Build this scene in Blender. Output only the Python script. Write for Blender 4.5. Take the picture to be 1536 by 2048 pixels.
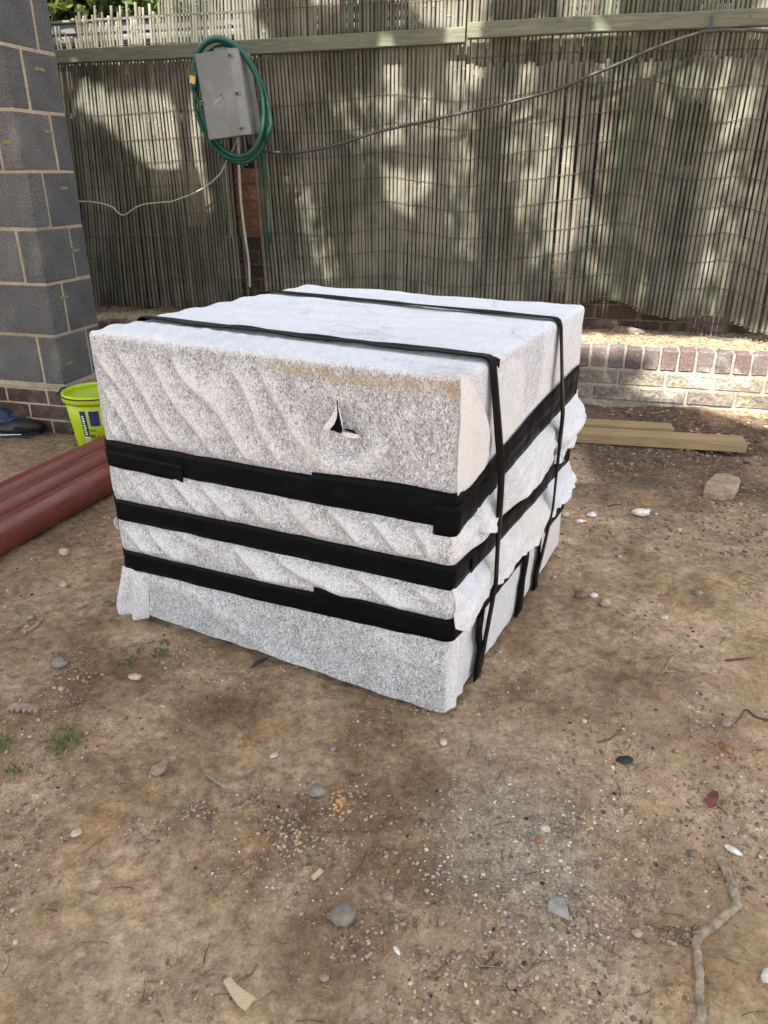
import bpy, bmesh, math, random
import numpy as np
from math import sin, cos, pi, radians, atan2, hypot
from mathutils import Vector, Matrix
random.seed(7)
rng = np.random.default_rng(7)
for o in list(bpy.data.objects): bpy.data.objects.remove(o)
SC = bpy.context.scene
COL = SC.collection
# ------------------------------------------------------------------ camera
CAM_H = 1.12
PITCH = radians(24.5)
cam = bpy.data.cameras.new("camera"); camo = bpy.data.objects.new("camera", cam); COL.objects.link(camo)
camo.location = (0, 0, CAM_H); camo.rotation_euler = (pi/2 - PITCH, 0, 0)
cam.sensor_fit = 'VERTICAL'; cam.sensor_height = 36; cam.sensor_width = 27
cam.lens = 1475.0/2048*36; cam.clip_start = 0.02; cam.clip_end = 500
SC.camera = camo
# ------------------------------------------------------------------ light
SUN_EL = radians(50); sx, sy = -0.40, -0.9165
S = Vector((sx*cos(SUN_EL), sy*cos(SUN_EL), sin(SUN_EL))).normalized()     # towards the sun
w = bpy.data.worlds.new("World"); SC.world = w; w.use_nodes = True
nt = w.node_tree; nt.nodes.clear()
sky = nt.nodes.new('ShaderNodeTexSky'); sky.sky_type = 'NISHITA'; sky.sun_disc = False
sky.sun_elevation = SUN_EL; sky.sun_rotation = atan2(S.x, S.y) % (2*pi)
sky.air_density = 1.0; sky.dust_density = 2.5; sky.ozone_density = 1.0
# thin bright cloud over the whole sky
tc = nt.nodes.new('ShaderNodeTexCoord'); nz = nt.nodes.new('ShaderNodeTexNoise'); nz.inputs['Scale'].default_value = 2.2; nz.inputs['Detail'].default_value = 6
rp = nt.nodes.new('ShaderNodeValToRGB'); rp.color_ramp.elements[0].position = .35; rp.color_ramp.elements[1].position = .62
rp.color_ramp.elements[0].color = (.35,.35,.35,1); rp.color_ramp.elements[1].color = (.85,.85,.85,1)
mx = nt.nodes.new('ShaderNodeMix'); mx.data_type = 'RGBA'
bg = nt.nodes.new('ShaderNodeBackground'); bg.inputs['Strength'].default_value = 0.13
wo = nt.nodes.new('ShaderNodeOutputWorld')
nt.links.new(tc.outputs['Generated'], nz.inputs['Vector']); nt.links.new(nz.outputs['Fac'], rp.inputs[0])
nt.links.new(rp.outputs[0], mx.inputs[0]); nt.links.new(sky.outputs[0], mx.inputs[6]); mx.inputs[7].default_value = (4.35, 4.2, 4.2, 1)
nt.links.new(mx.outputs[2], bg.inputs['Color']); nt.links.new(bg.outputs[0], wo.inputs[0])
sl = bpy.data.lights.new("sun", 'SUN'); sl.energy = 4.3; sl.angle = radians(0.5); sl.color = (1.0, .93, .82)
so = bpy.data.objects.new("sun", sl); COL.objects.link(so); so.rotation_euler = S.to_track_quat('Z', 'Y').to_euler()
VS = SC.view_settings; VS.view_transform = 'Standard'; VS.look = 'None'; VS.gamma = 1; VS.exposure = 1.95; VS.use_curve_mapping = False
SC.render.engine = 'CYCLES'

# ------------------------------------------------------------------ helpers
def ray(px, py):
    x = (px-768)/1475.0; y = -(py-1024)/1475.0; c, s = cos(PITCH), sin(PITCH)
    return Vector((x, c+y*s, -s+y*c))
def at_z(px, py, z=0.0):
    r = ray(px, py); t = (z-CAM_H)/r.z; return Vector((0, 0, CAM_H)) + r*t
ANG = radians(15)
FD = Vector((cos(ANG), -sin(ANG), 0))       # along fence, to the right
FN = Vector((-sin(ANG), -cos(ANG), 0))      # towards the yard
P0 = Vector((1.473, 3.593, 0))              # a point of the ledge face on the ground
def fen(s, off, z):                          # fence coordinates -> world; off = distance behind the ledge face
    return P0 + FD*s - FN*off + Vector((0, 0, z))
def on_fence(px, py, off):
    p1 = P0 - FN*off; r = ray(px, py); o = Vector((0, 0, CAM_H))
    t = (p1-o).dot(FN)/r.dot(FN); q = o + r*t
    return ((q-p1).dot(FD), q.z)

def h3(ix, iy, iz, seed):
    n = (ix*374761393 + iy*668265263 + iz*2147483647 + seed*1274126177) & 0xffffffff
    n = ((n ^ (n >> 13)) * 1274126177) & 0xffffffff
    n = ((n ^ (n >> 16)) * 2246822519) & 0xffffffff
    return ((n ^ (n >> 15)) & 0xffffff)/float(0xffffff)
def vn(x, y, z=0.0, seed=0):
    x, y, z = np.broadcast_arrays(np.asarray(x, float), np.asarray(y, float), np.asarray(z, float))
    xi = np.floor(x).astype(np.int64); yi = np.floor(y).astype(np.int64); zi = np.floor(z).astype(np.int64)
    fx, fy, fz = x-xi, y-yi, z-zi
    fx, fy, fz = [f*f*f*(f*(f*6-15)+10) for f in (fx, fy, fz)]
    def L(a, b, t): return a+(b-a)*t
    r = L(L(L(h3(xi, yi, zi, seed), h3(xi+1, yi, zi, seed), fx), L(h3(xi, yi+1, zi, seed), h3(xi+1, yi+1, zi, seed), fx), fy),
          L(L(h3(xi, yi, zi+1, seed), h3(xi+1, yi, zi+1, seed), fx), L(h3(xi, yi+1, zi+1, seed), h3(xi+1, yi+1, zi+1, seed), fx), fy), fz)
    return r*2-1
def fbm(x, y, z=0.0, seed=0, oct=4):
    t = 0; a = 1.0; f = 1.0; n = 0
    for k in range(oct):
        t = t + a*vn(np.asarray(x)*f+k*7.3, np.asarray(y)*f+k*3.1, np.asarray(z)*f, seed+k); n += a; a *= .5; f *= 2.03
    return t/n
def sstep(a, b, x):
    t = np.clip((x-a)/(b-a), 0, 1); return t*t*(3-2*t)

def link(name, me, mat=None, parent=None, smooth=False):
    o = bpy.data.objects.new(name, me); COL.objects.link(o)
    if mat is not None and not me.materials: me.materials.append(mat)
    if parent is not None: o.parent = parent
    if smooth: me.polygons.foreach_set('use_smooth', [True]*len(me.polygons))
    return o
def mesh_pd(name, v, f):
    me = bpy.data.meshes.new(name); me.from_pydata([tuple(p) for p in v], [], f); me.update(); return me
def obj_pd(name, v, f, mat, parent=None, smooth=False): return link(name, mesh_pd(name, v, f), mat, parent, smooth)
def tag(o, label=None, cat=None, group=None, kind=None):
    if label: o['label'] = label
    if cat: o['category'] = cat
    if group: o['group'] = group
    if kind: o['kind'] = kind
    return o
def thing(name, label, cat, loc=(0, 0, 0), rz=0, group=None):
    o = bpy.data.objects.new(name, None); COL.objects.link(o); o.location = loc; o.rotation_euler = (0, 0, rz); o.empty_display_size = .1
    return tag(o, label, cat, group)
def grid_mesh(name, P):                      # P: rows x cols x 3
    P = np.asarray(P, float); r, c = P.shape[:2]
    me = bpy.data.meshes.new(name)
    idx = np.arange(r*c).reshape(r, c)
    q = np.stack([idx[:-1, :-1], idx[:-1, 1:], idx[1:, 1:], idx[1:, :-1]], -1).reshape(-1, 4)
    me.vertices.add(r*c); me.vertices.foreach_set('co', P.reshape(-1))
    me.loops.add(q.size); me.loops.foreach_set('vertex_index', q.reshape(-1))
    me.polygons.add(len(q)); me.polygons.foreach_set('loop_start', np.arange(0, q.size, 4)); me.polygons.foreach_set('loop_total', np.full(len(q), 4))
    me.update(calc_edges=True); me.polygons.foreach_set('use_smooth', [True]*len(q)); return me
def attr(me, name, vals):
    a = me.attributes.new(name, 'FLOAT', 'POINT'); a.data.foreach_set('value', np.asarray(vals, float).reshape(-1))
def box_mesh(name, sx_, sy_, sz_, bev=.004, jit=0.0, seg=1, cuts=0):
    bm = bmesh.new(); bmesh.ops.create_cube(bm, size=1)
    for v in bm.verts: v.co = Vector((v.co.x*sx_, v.co.y*sy_, v.co.z*sz_))
    if cuts: bmesh.ops.subdivide_edges(bm, edges=bm.edges[:], cuts=cuts, use_grid_fill=True)
    if jit:
        for v in bm.verts: v.co += Vector([random.uniform(-jit, jit) for _ in range(3)])
    if bev: bmesh.ops.bevel(bm, geom=[e for e in bm.edges if len(e.link_faces) == 2 and e.calc_face_angle(0) > .8], offset=bev, segments=seg, affect='EDGES', clamp_overlap=True)
    me = bpy.data.meshes.new(name); bm.to_mesh(me); bm.free(); return me
def cat_rom(pts, n):
    pts = [Vector(p) for p in pts]; P = [pts[0]*2-pts[1]] + pts + [pts[-1]*2-pts[-2]]; out = []
    for i in range(1, len(P)-2):
        a, b, c, d = P[i-1:i+3]
        for k in range(n):
            t = k/n
            out.append(.5*((2*b)+(c-a)*t+(2*a-5*b+4*c-d)*t*t+(3*b-a-3*c+d)*t**3))
    out.append(pts[-1]); return out
def tube_geo(path, rad, sides=8, flat=1.0, wob=0.0, side=None):
    path = [Vector(p) for p in path]; n = len(path); V = []; F = []
    prev = Vector(side) if side is not None else Vector((.31, .2, .93))
    for i, p in enumerate(path):
        t = (path[min(i+1, n-1)]-path[max(i-1, 0)]).normalized()
        a = (prev - t*prev.dot(t))
        if a.length < 1e-5: a = t.orthogonal()
        a.normalize(); b = t.cross(a); prev = a
        r = rad(i/(n-1)) if callable(rad) else rad
        for k in range(sides):
            th = 2*pi*k/sides; rr = r*(1+random.uniform(-wob, wob))
            V.append(p + a*cos(th)*rr + b*sin(th)*rr*flat)
    for i in range(n-1):
        for k in range(sides):
            k2 = (k+1) % sides; F.append((i*sides+k, i*sides+k2, (i+1)*sides+k2, (i+1)*sides+k))
    F.append(tuple(range(sides-1, -1, -1))); F.append(tuple((n-1)*sides+k for k in range(sides)))
    return V, F
def tube(name, path, rad, mat, parent=None, sides=8, flat=1.0, wob=0.0, side=None, smooth=True):
    V, F = tube_geo(path, rad, sides, flat, wob, side); return obj_pd(name, V, F, mat, parent, smooth)

# ------------------------------------------------------------------ materials
class MB:
    def __init__(s, name, rough=.8, spec=.3):
        s.m = bpy.data.materials.new(name); s.m.use_nodes = True; s.nt = s.m.node_tree; s.b = s.nt.nodes['Principled BSDF']
        s.b.inputs['Roughness'].default_value = rough; s.b.inputs['Specular IOR Level'].default_value = spec
        t = s.n('TexCoord'); s.obj = t.outputs['Object']; s.x = None
    def n(s, t, **k):
        nd = s.nt.nodes.new('ShaderNode'+t)
        for a, v in k.items(): setattr(nd, a, v)
        return nd
    def L(s, a, b): s.nt.links.new(a, b)
    def noise(s, scale, detail=4, rough=.55, vec=None, dist=0.0, stretch=None, out='Fac'):
        nd = s.n('TexNoise'); nd.inputs['Scale'].default_value = scale; nd.inputs['Detail'].default_value = detail
        nd.inputs['Roughness'].default_value = rough; nd.inputs['Distortion'].default_value = dist
        v = vec or s.obj
        if stretch:
            mp = s.n('Mapping'); mp.inputs['Scale'].default_value = stretch[:3]
            if len(stretch) > 3: mp.inputs['Rotation'].default_value = stretch[3]
            s.L(v, mp.inputs[0]); v = mp.outputs[0]
        s.L(v, nd.inputs['Vector']); return nd.outputs[out]
    def voro(s, scale, feature='F1', out='Distance', vec=None, rnd=1.0):
        nd = s.n('TexVoronoi', feature=feature); nd.inputs['Scale'].default_value = scale; nd.inputs['Randomness'].default_value = rnd
        s.L(vec or s.obj, nd.inputs['Vector']); return nd.outputs[out]
    def ramp(s, fac, stops, const=False):
        nd = s.n('ValToRGB'); cr = nd.color_ramp
        if const: cr.interpolation = 'CONSTANT'
        while len(cr.elements) < len(stops): cr.elements.new(.5)
        for e, (p, c) in zip(cr.elements, stops):
            e.position = p; e.color = (c, c, c, 1) if isinstance(c, (int, float)) else (*c, 1)
        s.L(fac, nd.inputs[0]); return nd.outputs[0]
    def mix(s, f, a, b, mode='MIX'):
        nd = s.n('Mix', data_type='RGBA', blend_type=mode)
        for i, v in ((0, f), (6, a), (7, b)):
            if isinstance(v, (int, float)): nd.inputs[i].default_value = v if i == 0 else (v, v, v, 1)
            elif isinstance(v, tuple): nd.inputs[i].default_value = (*v, 1)
            else: s.L(v, nd.inputs[i])
        return nd.outputs[2]
    def math(s, op, a, b=0.0, clamp=False):
        nd = s.n('Math', operation=op, use_clamp=clamp)
        for i, v in ((0, a), (1, b)):
            if isinstance(v, (int, float)): nd.inputs[i].default_value = v
            else: s.L(v, nd.inputs[i])
        return nd.outputs[0]
    def attr(s, name): return s.n('Attribute', attribute_name=name).outputs['Fac']
    def rand(s): return s.n('ObjectInfo').outputs['Random']
    def col(s, c):
        if isinstance(c, tuple): s.b.inputs['Base Color'].default_value = (*c, 1)
        else: s.L(c, s.b.inputs['Base Color'])
        return s
    def rough(s, r): s.L(r, s.b.inputs['Roughness']); return s
    def bump(s, hgt, dist, strength=1.0):
        nd = s.n('Bump'); nd.inputs['Distance'].default_value = dist; nd.inputs['Strength'].default_value = strength
        s.L(hgt, nd.inputs['Height'])
        if s.x is not None: s.L(s.x, nd.inputs['Normal'])
        s.x = nd.outputs[0]; s.L(s.x, s.b.inputs['Normal']); return s
    def wpos(s): return s.n('NewGeometry').outputs['Position']
    def sep(s, v):
        nd = s.n('SeparateXYZ'); s.L(v, nd.inputs[0]); return nd.outputs

def m_ground():
    m = MB('dry_earth', .95, .15)
    big = m.noise(1.1, 5, .6, dist=.4); mid = m.noise(4.5, 6, .65, dist=.3); fine = m.noise(38, 8, .7); vf = m.noise(170, 5, .75)
    c = m.ramp(mid, [(.28, (.27, .18, .10)), (.43, (.44, .32, .205)), (.56, (.57, .435, .30)), (.72, (.67, .54, .39))])
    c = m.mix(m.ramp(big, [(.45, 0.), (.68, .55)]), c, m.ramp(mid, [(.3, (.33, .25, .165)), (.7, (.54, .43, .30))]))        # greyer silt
    org = m.noise(3.1, 5, .6, dist=.8, stretch=(1, 1, 1)); c = m.mix(m.ramp(org, [(.56, 0.), (.72, .6)]), c, (.50, .31, .14))
    dk = m.noise(2.3, 6, .7, dist=.6, vec=m.wpos()); c = m.mix(m.ramp(dk, [(.50, 0.), (.64, .78)]), c, (.20, .135, .080))
    dk2 = m.noise(9, 7, .75, dist=1.2); c = m.mix(m.ramp(dk2, [(.54, 0.), (.66, .6)]), c, (.19, .13, .08)); c = m.mix(m.attr('stain'), c, (.19, .125, .07))
    c = m.mix(m.attr('moist_shade'), c, m.ramp(fine, [(.3, (.055, .038, .028)), (.55, (.125, .090, .066)), (.75, (.21, .16, .12))]))  # damp soil colour, also used for the painted shade
    c = m.mix(m.attr('grit'), c, m.ramp(vf, [(.3, (.24, .22, .19)), (.5, (.40, .37, .32)), (.7, (.62, .58, .51))]))
    c = m.mix(.9, c, m.ramp(fine, [(.28, .55), (.5, 1.12), (.72, 1.6)]), 'MULTIPLY')
    c = m.mix(m.attr('pale'), c, m.ramp(mid, [(.3, (.60, .45, .295)), (.7, (.80, .62, .44))]))  # paler soil paints in the sunlight
    c = m.mix(.75, c, m.ramp(m.noise(80, 6, .8, dist=.6), [(.32, .40), (.44, 1.0), (.6, 1.22), (.68, 1.5)]), 'MULTIPLY')
    c = m.mix(.6, c, m.ramp(vf, [(.25, .6), (.5, 1.08), (.75, 1.5)]), 'MULTIPLY')
    c = m.mix(1.0, c, (1.02, .955, .885), 'MULTIPLY')
    v = m.voro(120); n2 = m.noise(11, 3)
    spk = m.math('MULTIPLY', m.ramp(v, [(.14, 1.), (.22, 0.)]), m.ramp(m.noise(33, 2), [(.56, 0.), (.62, 1.)]))
    c = m.mix(spk, c, m.ramp(m.noise(90, 0), [(.4, (.55, .47, .36)), (.6, (.72, .69, .62))]))
    m.col(c)
    m.bump(m.noise(14, 6, .7), .030, .9); m.bump(m.noise(42, 7, .75, dist=.8), .016, 1.0); m.bump(vf, .0035, 1.0); m.bump(m.ramp(v, [(0, 1.), (.3, 0.)]), .0015, .6)
    return m.m
def m_fleece():
    m = MB('white_fleece', .9, .2)
    pos = m.obj
    fib = m.noise(190, 3, .85, dist=1.5, stretch=(1.0, 1.0, .55)); f2 = m.noise(300, 3, .8, dist=.8)
    cl = m.noise(26, 4, .65); thin = m.attr('thin')
    mixn = m.math('ADD', m.math('MULTIPLY', fib, .65), m.math('MULTIPLY', f2, .35))
    # thin -> shifts the speckle threshold towards grey
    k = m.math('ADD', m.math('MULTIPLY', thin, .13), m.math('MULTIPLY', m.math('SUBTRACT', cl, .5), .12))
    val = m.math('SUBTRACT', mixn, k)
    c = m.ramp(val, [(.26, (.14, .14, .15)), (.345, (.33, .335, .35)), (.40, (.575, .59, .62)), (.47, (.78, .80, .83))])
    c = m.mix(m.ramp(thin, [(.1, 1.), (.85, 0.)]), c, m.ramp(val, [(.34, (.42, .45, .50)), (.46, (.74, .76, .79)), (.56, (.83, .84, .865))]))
    st = m.math('MULTIPLY', m.attr('stain'), m.ramp(m.noise(38, 5, .7), [(.36, 0.), (.62, 1.)]))
    c = m.mix(m.math('MULTIPLY', st, .75), c, (.40, .27, .13))
    c = m.mix(m.math('MULTIPLY', m.attr('cream'), .5), c, (.72, .65, .54), 'MIX')
    d = m.noise(5, 5, .6, dist=.5); c = m.mix(m.ramp(d, [(.62, 0.), (.75, .18)]), c, (.55, .47, .36))
    m.col(c); m.bump(fib, .0020, 1.0); m.bump(m.noise(60, 4), .002, .5)
    m.b.inputs['Sheen Weight'].default_value = .15
    return m.m
def m_tape(name='black_tape', r0=.34, dusty=.5):
    m = MB(name, .3, .07)
    n = m.noise(14, 6, .7, dist=1.0, stretch=(1, 1, 3)); c = m.ramp(n, [(.55, (.0035, .0035, .0045)), (.85, (.012, .011, .010))])
    dst = m.noise(9, 6, .75); c = m.mix(m.ramp(dst, [(.66, 0.), (.82, dusty)]), c, (.07, .06, .045))
    m.col(c); m.rough(m.ramp(m.noise(22, 5), [(.3, r0), (.7, r0+.25)])); m.bump(m.noise(30, 3, stretch=(1, 1, .3)), .0015, .6); return m.m
def m_reed(name, gr=1.0):
    m = MB(name, .75, .3); r = m.rand()
    base = m.ramp(r, [(0, (.058, .062, .044)), (.3, (.088, .092, .064)), (.5, (.072, .076, .062)), (.75, (.135, .130, .090)), (.9, (.10, .085, .065)), (1, (.060, .060, .048))])
    lon = m.noise(30, 5, .7, stretch=(1, 1, .12)); c = m.mix(.9, base, m.ramp(lon, [(.25, .6), (.5, 1.), (.8, 1.4)]), 'MULTIPLY')
    pat = m.noise(3.0, 5, .65, stretch=(1, 1, .5), vec=m.wpos()); c = m.mix(m.ramp(pat, [(.45, 0.), (.62, .45)]), c, (.30, .29, .24)); c = m.mix(m.ramp(pat, [(.28, .6), (.40, 0.)]), c, (.10, .12, .075))
    blot = m.noise(55, 4, .7); c = m.mix(m.ramp(blot, [(.62, 0.), (.75, .5)]), c, (.12, .10, .07)); c = m.mix(m.ramp(blot, [(.24, .55), (.34, 0.)]), c, (.6, .58, .5))
    m.col(c); m.bump(lon, .0012, .7); m.bump(blot, .0008, .6); return m.m
def m_block():
    m = MB('concrete_block', .95, .1); r = m.rand()
    f = m.noise(140, 5, .75); v = m.voro(190); g = m.noise(7, 4)
    c = m.ramp(f, [(.25, (.028, .030, .033)), (.45, (.095, .098, .102)), (.6, (.145, .148, .152)), (.75, (.27, .27, .27))])
    c = m.mix(.8, c, m.ramp(r, [(0, (.78, .80, .82)), (.5, (.98, .97, .96)), (1, (1.22, 1.2, 1.15))]), 'MULTIPLY')
    c = m.mix(.6, c, m.ramp(g, [(.3, .72), (.7, 1.25)]), 'MULTIPLY'); c = m.mix(m.ramp(m.noise(3, 5), [(.6, 0.), (.75, .3)]), c, (.42, .38, .32))
    m.col(c); m.bump(f, .004, .9); m.bump(v, .003, .7); return m.m
def m_mortar(name, c0, c1, sc=60):
    m = MB(name, .95, .1); f = m.noise(sc, 6, .7); g = m.noise(5, 4)
    c = m.mix(.6, m.ramp(f, [(.3, c0), (.7, c1)]), m.ramp(g, [(.3, .6), (.7, 1.3)]), 'MULTIPLY')
    m.col(c); m.bump(f, .004, .8); m.bump(m.noise(200, 3), .0012, .8); return m.m
def m_brick(name, cols, effl=.5, bmp=.004, moss=0.0, sc=80):
    m = MB(name, .9, .15); r = m.rand(); f = m.noise(sc, 5, .7); wp = m.wpos()
    st = [(i/(len(cols)-1), c) for i, c in enumerate(cols)]
    c = m.mix(.85, m.ramp(r, st), m.ramp(f, [(.25, .4), (.5, 1.), (.78, 1.7)]), 'MULTIPLY')
    e = m.noise(4.0, 6, .7, vec=wp, dist=.5); c = m.mix(m.math('MULTIPLY', m.ramp(e, [(.50, 0.), (.68, 1.)]), m.ramp(m.noise(45, 5, .7), [(.35, .2), (.6, effl)])), c, (.62, .58, .53))
    if moss:
        z = m.sep(wp)[2]; mo = m.math('MULTIPLY', m.ramp(m.noise(6, 6, .7, vec=wp), [(.48, 0.), (.6, moss)]), m.math('SUBTRACT', 1.0, m.math('MULTIPLY', z, 4.5, True), True))
        c = m.mix(mo, c, m.ramp(f, [(.3, (.10, .11, .03)), (.7, (.36, .36, .16))]))
    m.col(c); m.bump(m.noise(55, 3, .5), bmp*1.3, .9); m.bump(f, bmp, .8); return m.m
def m_wood(name, c0, c1, sc=1.0, st=(1, 14, 14), knots=True, rough=.75, bmp=.0015):
    m = MB(name, rough, .25); f = m.noise(6*sc, 7, .65, dist=.6, stretch=st); f2 = m.noise(60*sc, 4, .6, stretch=(st[0]*.4, st[1]*.4, st[2]*.4))
    c = m.ramp(f, [(.3, c0), (.7, c1)]); c = m.mix(.5, c, m.ramp(f2, [(.3, .7), (.7, 1.25)]), 'MULTIPLY'); c = m.mix(.5, c, m.ramp(m.noise(2.5, 4), [(.3, .75), (.7, 1.2)]), 'MULTIPLY')
    m.col(c); m.bump(f, bmp, .7); m.bump(f2, bmp*.5, .6); return m.m
def m_plain(name, c, rough=.5, spec=.4, var=.25, sc=12, bmp=.0006, dirt=None):
    m = MB(name, rough, spec); n = m.noise(sc, 6, .65)
    cc = m.mix(1.0, c, m.ramp(n, [(.25, 1-var), (.75, 1+var)]), 'MULTIPLY')
    if dirt: cc = m.mix(m.ramp(m.noise(sc*.6, 7, .75, dist=.4), [(.5, 0.), (.72, dirt[0])]), cc, dirt[1])
    m.col(cc); m.rough(m.ramp(m.noise(sc*2, 5), [(.3, max(.05, rough-.12)), (.7, min(1, rough+.15))])); m.bump(m.noise(sc*6, 4), bmp, .6); return m.m
def m_stone(name, c0, c1, sc=60, bmp=.002):
    m = MB(name, .8, .25); f = m.noise(sc, 6, .7); g = m.noise(sc*.25, 4); c = m.ramp(g, [(.35, c0), (.65, c1)])
    c = m.mix(.8, c, m.ramp(f, [(.3, .65), (.7, 1.35)]), 'MULTIPLY'); m.col(c); m.bump(f, bmp, .9); return m.m
def m_leaf(name, c0, c1, trans=.35):
    m = MB(name, .55, .4); wp = m.wpos(); n = m.noise(3.2, 5, .7, vec=wp); c = m.ramp(n, [(.3, c0), (.7, c1)]); m.col(c)
    t = m.n('BsdfTranslucent'); m.L(c, t.inputs[0]); a = m.n('MixShader'); a.inputs[0].default_value = trans
    m.L(m.b.outputs[0], a.inputs[1]); m.L(t.outputs[0], a.inputs[2]); m.L(a.outputs[0], m.nt.nodes['Material Output'].inputs[0]); return m.m

M = {}
M['ground'] = m_ground(); M['fleece'] = m_fleece(); M['tape'] = m_tape(); M['strap'] = m_tape('black_strap', .22, .15)
M['reed'] = m_reed('weathered_bamboo'); M['block'] = m_block()
M['mortar'] = m_mortar('sand_mortar', (.26, .215, .155), (.44, .38, .29)); M['ledge_mortar'] = m_mortar('grey_mortar', (.20, .18, .15), (.42, .38, .32))
M['ledge_top'] = m_mortar('ledge_sand', (.11, .08, .055), (.42, .34, .235), 45)
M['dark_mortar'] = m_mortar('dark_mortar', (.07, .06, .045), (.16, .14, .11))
M['header'] = m_brick('header_brick', [(.095, .075, .075), (.15, .125, .12), (.13, .095, .088), (.18, .155, .145), (.085, .065, .068)], .8)
M['stretcher'] = m_brick('textured_brick', [(.17, .14, .115), (.23, .20, .165), (.14, .115, .10), (.28, .25, .21)], .8, .007, .9, 50)
M['dark_brick'] = m_brick('dark_brick', [(.05, .03, .026), (.075, .042, .034), (.05, .035, .032)], .1)
M['back_brick'] = m_brick('dark_back_brick', [(.045, .034, .028), (.065, .046, .038), (.038, .03, .027)], .15)
M['orange_brick'] = m_brick('orange_brick', [(.17, .075, .042), (.22, .10, .055), (.13, .06, .04)], .4)
M['timber'] = m_wood('treated_timber', (.25, .175, .085), (.42, .30, .165)); M['rail'] = m_wood('green_rail', (.085, .098, .068), (.17, .18, .13))
M['added_board'] = m_wood('dark_backing_board', (.035, .03, .022), (.075, .062, .048), st=(12, 12, 1)); M['chip'] = m_wood('pale_wood', (.48, .36, .22), (.68, .55, .38), 6)
M['post'] = m_wood('post_wood', (.16, .17, .12), (.34, .34, .26), st=(12, 12, 1))
M['wire'] = m_plain('rusty_wire', (.055, .05, .038), .6, .4)
M['pipe'] = m_plain('terracotta_plastic', (.165, .038, .026), .30, .45, .12, 5, .0004, (.25, (.20, .11, .08)))
M['bucket'] = m_plain('lime_plastic', (.40, .53, .008), .38, .5, .06, 8, .0002, (.12, (.4, .42, .2)))
M['black'] = m_plain('black_plastic', (.012, .012, .013), .45, .4); M['white'] = m_plain('white_print', (.8, .8, .8), .5, .3, .05); M['navy'] = m_plain('navy_print', (.02, .035, .12), .5, .3, .05)
M['tarp'] = m_plain('navy_tarpaulin', (.010, .030, .085), .42, .45, .4, 14, .003)
M['meter'] = m_plain('grey_meter_plastic', (.19, .205, .21), .5, .35, .12, 7, .0004, (.35, (.5, .49, .46)))
M['meter_dark'] = m_plain('meter_recess', (.05, .05, .05), .6, .3)
M['hose'] = m_plain('green_hose', (.006, .072, .048), .35, .5, .25, 16, .0004, (.25, (.07, .17, .12))); M['brass'] = m_plain('brass', (.60, .36, .10), .35, .6)
M['cable'] = m_plain('black_cable', (.04, .042, .042), .45, .4, .3, 20, .0003, (.5, (.16, .16, .15))); M['grey_cable'] = m_plain('grey_cable', (.36, .34, .29), .55, .35, .3, 20)
M['twine'] = m_plain('green_twine', (.05, .09, .09), .8, .2); M['paint'] = m_plain('yellow_paint', (.20, .19, .07), .8, .2, .4, 60)
M['leaf_far'] = m_leaf('tree_leaf', (.02, .045, .008), (.13, .17, .03), .35); M['leaf_shade'] = m_leaf('added_tree_leaf', (.04, .075, .02), (.09, .14, .04), .12)
M['bark'] = m_wood('bark', (.06, .045, .032), (.14, .11, .08), 1, (3, 3, 1), bmp=.01); M['roof'] = m_plain('grey_roof', (.11, .113, .118), .55, .4, .15, 3); M['shed'] = m_plain('white_shed', (.10, .102, .10), .6, .3, .15, 3)
M['grass'] = m_leaf('grass_blade', (.05, .13, .02), (.12, .24, .05), .3)

# ------------------------------------------------------------------ ground
def gh(x, y):
    x = np.asarray(x, float); y = np.asarray(y, float)
    d = (P0.x-x)*FN.x + (P0.y-y)*FN.y        # distance in front of ledge face (negative of offset)
    d = -d
    z = .010*fbm(x*1.3, y*1.3, seed=3, oct=3)
    z = z + .006*fbm(x*7, y*7, seed=11, oct=3) + .0030*fbm(x*26, y*26, seed=21, oct=3)
    r = np.abs(vn(x*17, y*17, seed=31)); z = z + .003*r*sstep(0, .3, vn(x*2.1, y*2.1, seed=33))
    back = sstep(1.9, 3.2, y)*sstep(.1, 1.1, x)
    z = z + back*(.018*fbm(x*4, y*6, seed=41, oct=4) + .010*np.abs(fbm(x*16, y*16, seed=43, oct=3)))
    berm = sstep(.45, .0, d)*(.045+.02*vn(x*5, y*5, seed=51)); z = z + berm
    # gentle footprint rims / scrapes
    for cx, cy, rx, ry, a, dep in ((.07, 1.12, .055, .10, .3, .008), (.35, 1.08, .05, .09, -.4, .007), (.20, .93, .09, .05, .2, .006), (-.33, 1.22, .05, .09, .5, .006), (.62, 1.35, .06, .1, .3, .007), (-.1, .72, .05, .09, -.2, .006)):
        dx = (x-cx)*cos(a)+(y-cy)*sin(a); dy = -(x-cx)*sin(a)+(y-cy)*cos(a); q = np.sqrt((dx/rx)**2+(dy/ry)**2)
        z = z - dep*sstep(1.05, .8, q) + dep*.5*np.exp(-((q-1.12)/.1)**2)
    return z
def gz(x, y): return float(gh(np.array([x]), np.array([y]))[0])
def axis(lo, hi, st, far):
    a = list(np.arange(lo, hi, st)); s_ = st; v = a[-1]; up = []
    while v < far: s_ *= 1.25; v += s_; up.append(v)
    s_ = st; v = a[0]; dn = []
    while v > -far: s_ *= 1.25; v -= s_; dn.append(v)
    return np.array(dn[::-1]+a+up)
gx = axis(-2.5, 2.8, .0095, 60); gy = axis(.45, 3.9, .008, 60)
X, Y = np.meshgrid(gx, gy); Z = gh(X, Y)
me = grid_mesh('ground', np.stack([X, Y, Z], -1))
dl = -((P0.x-X)*FN.x + (P0.y-Y)*FN.y)
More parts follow.
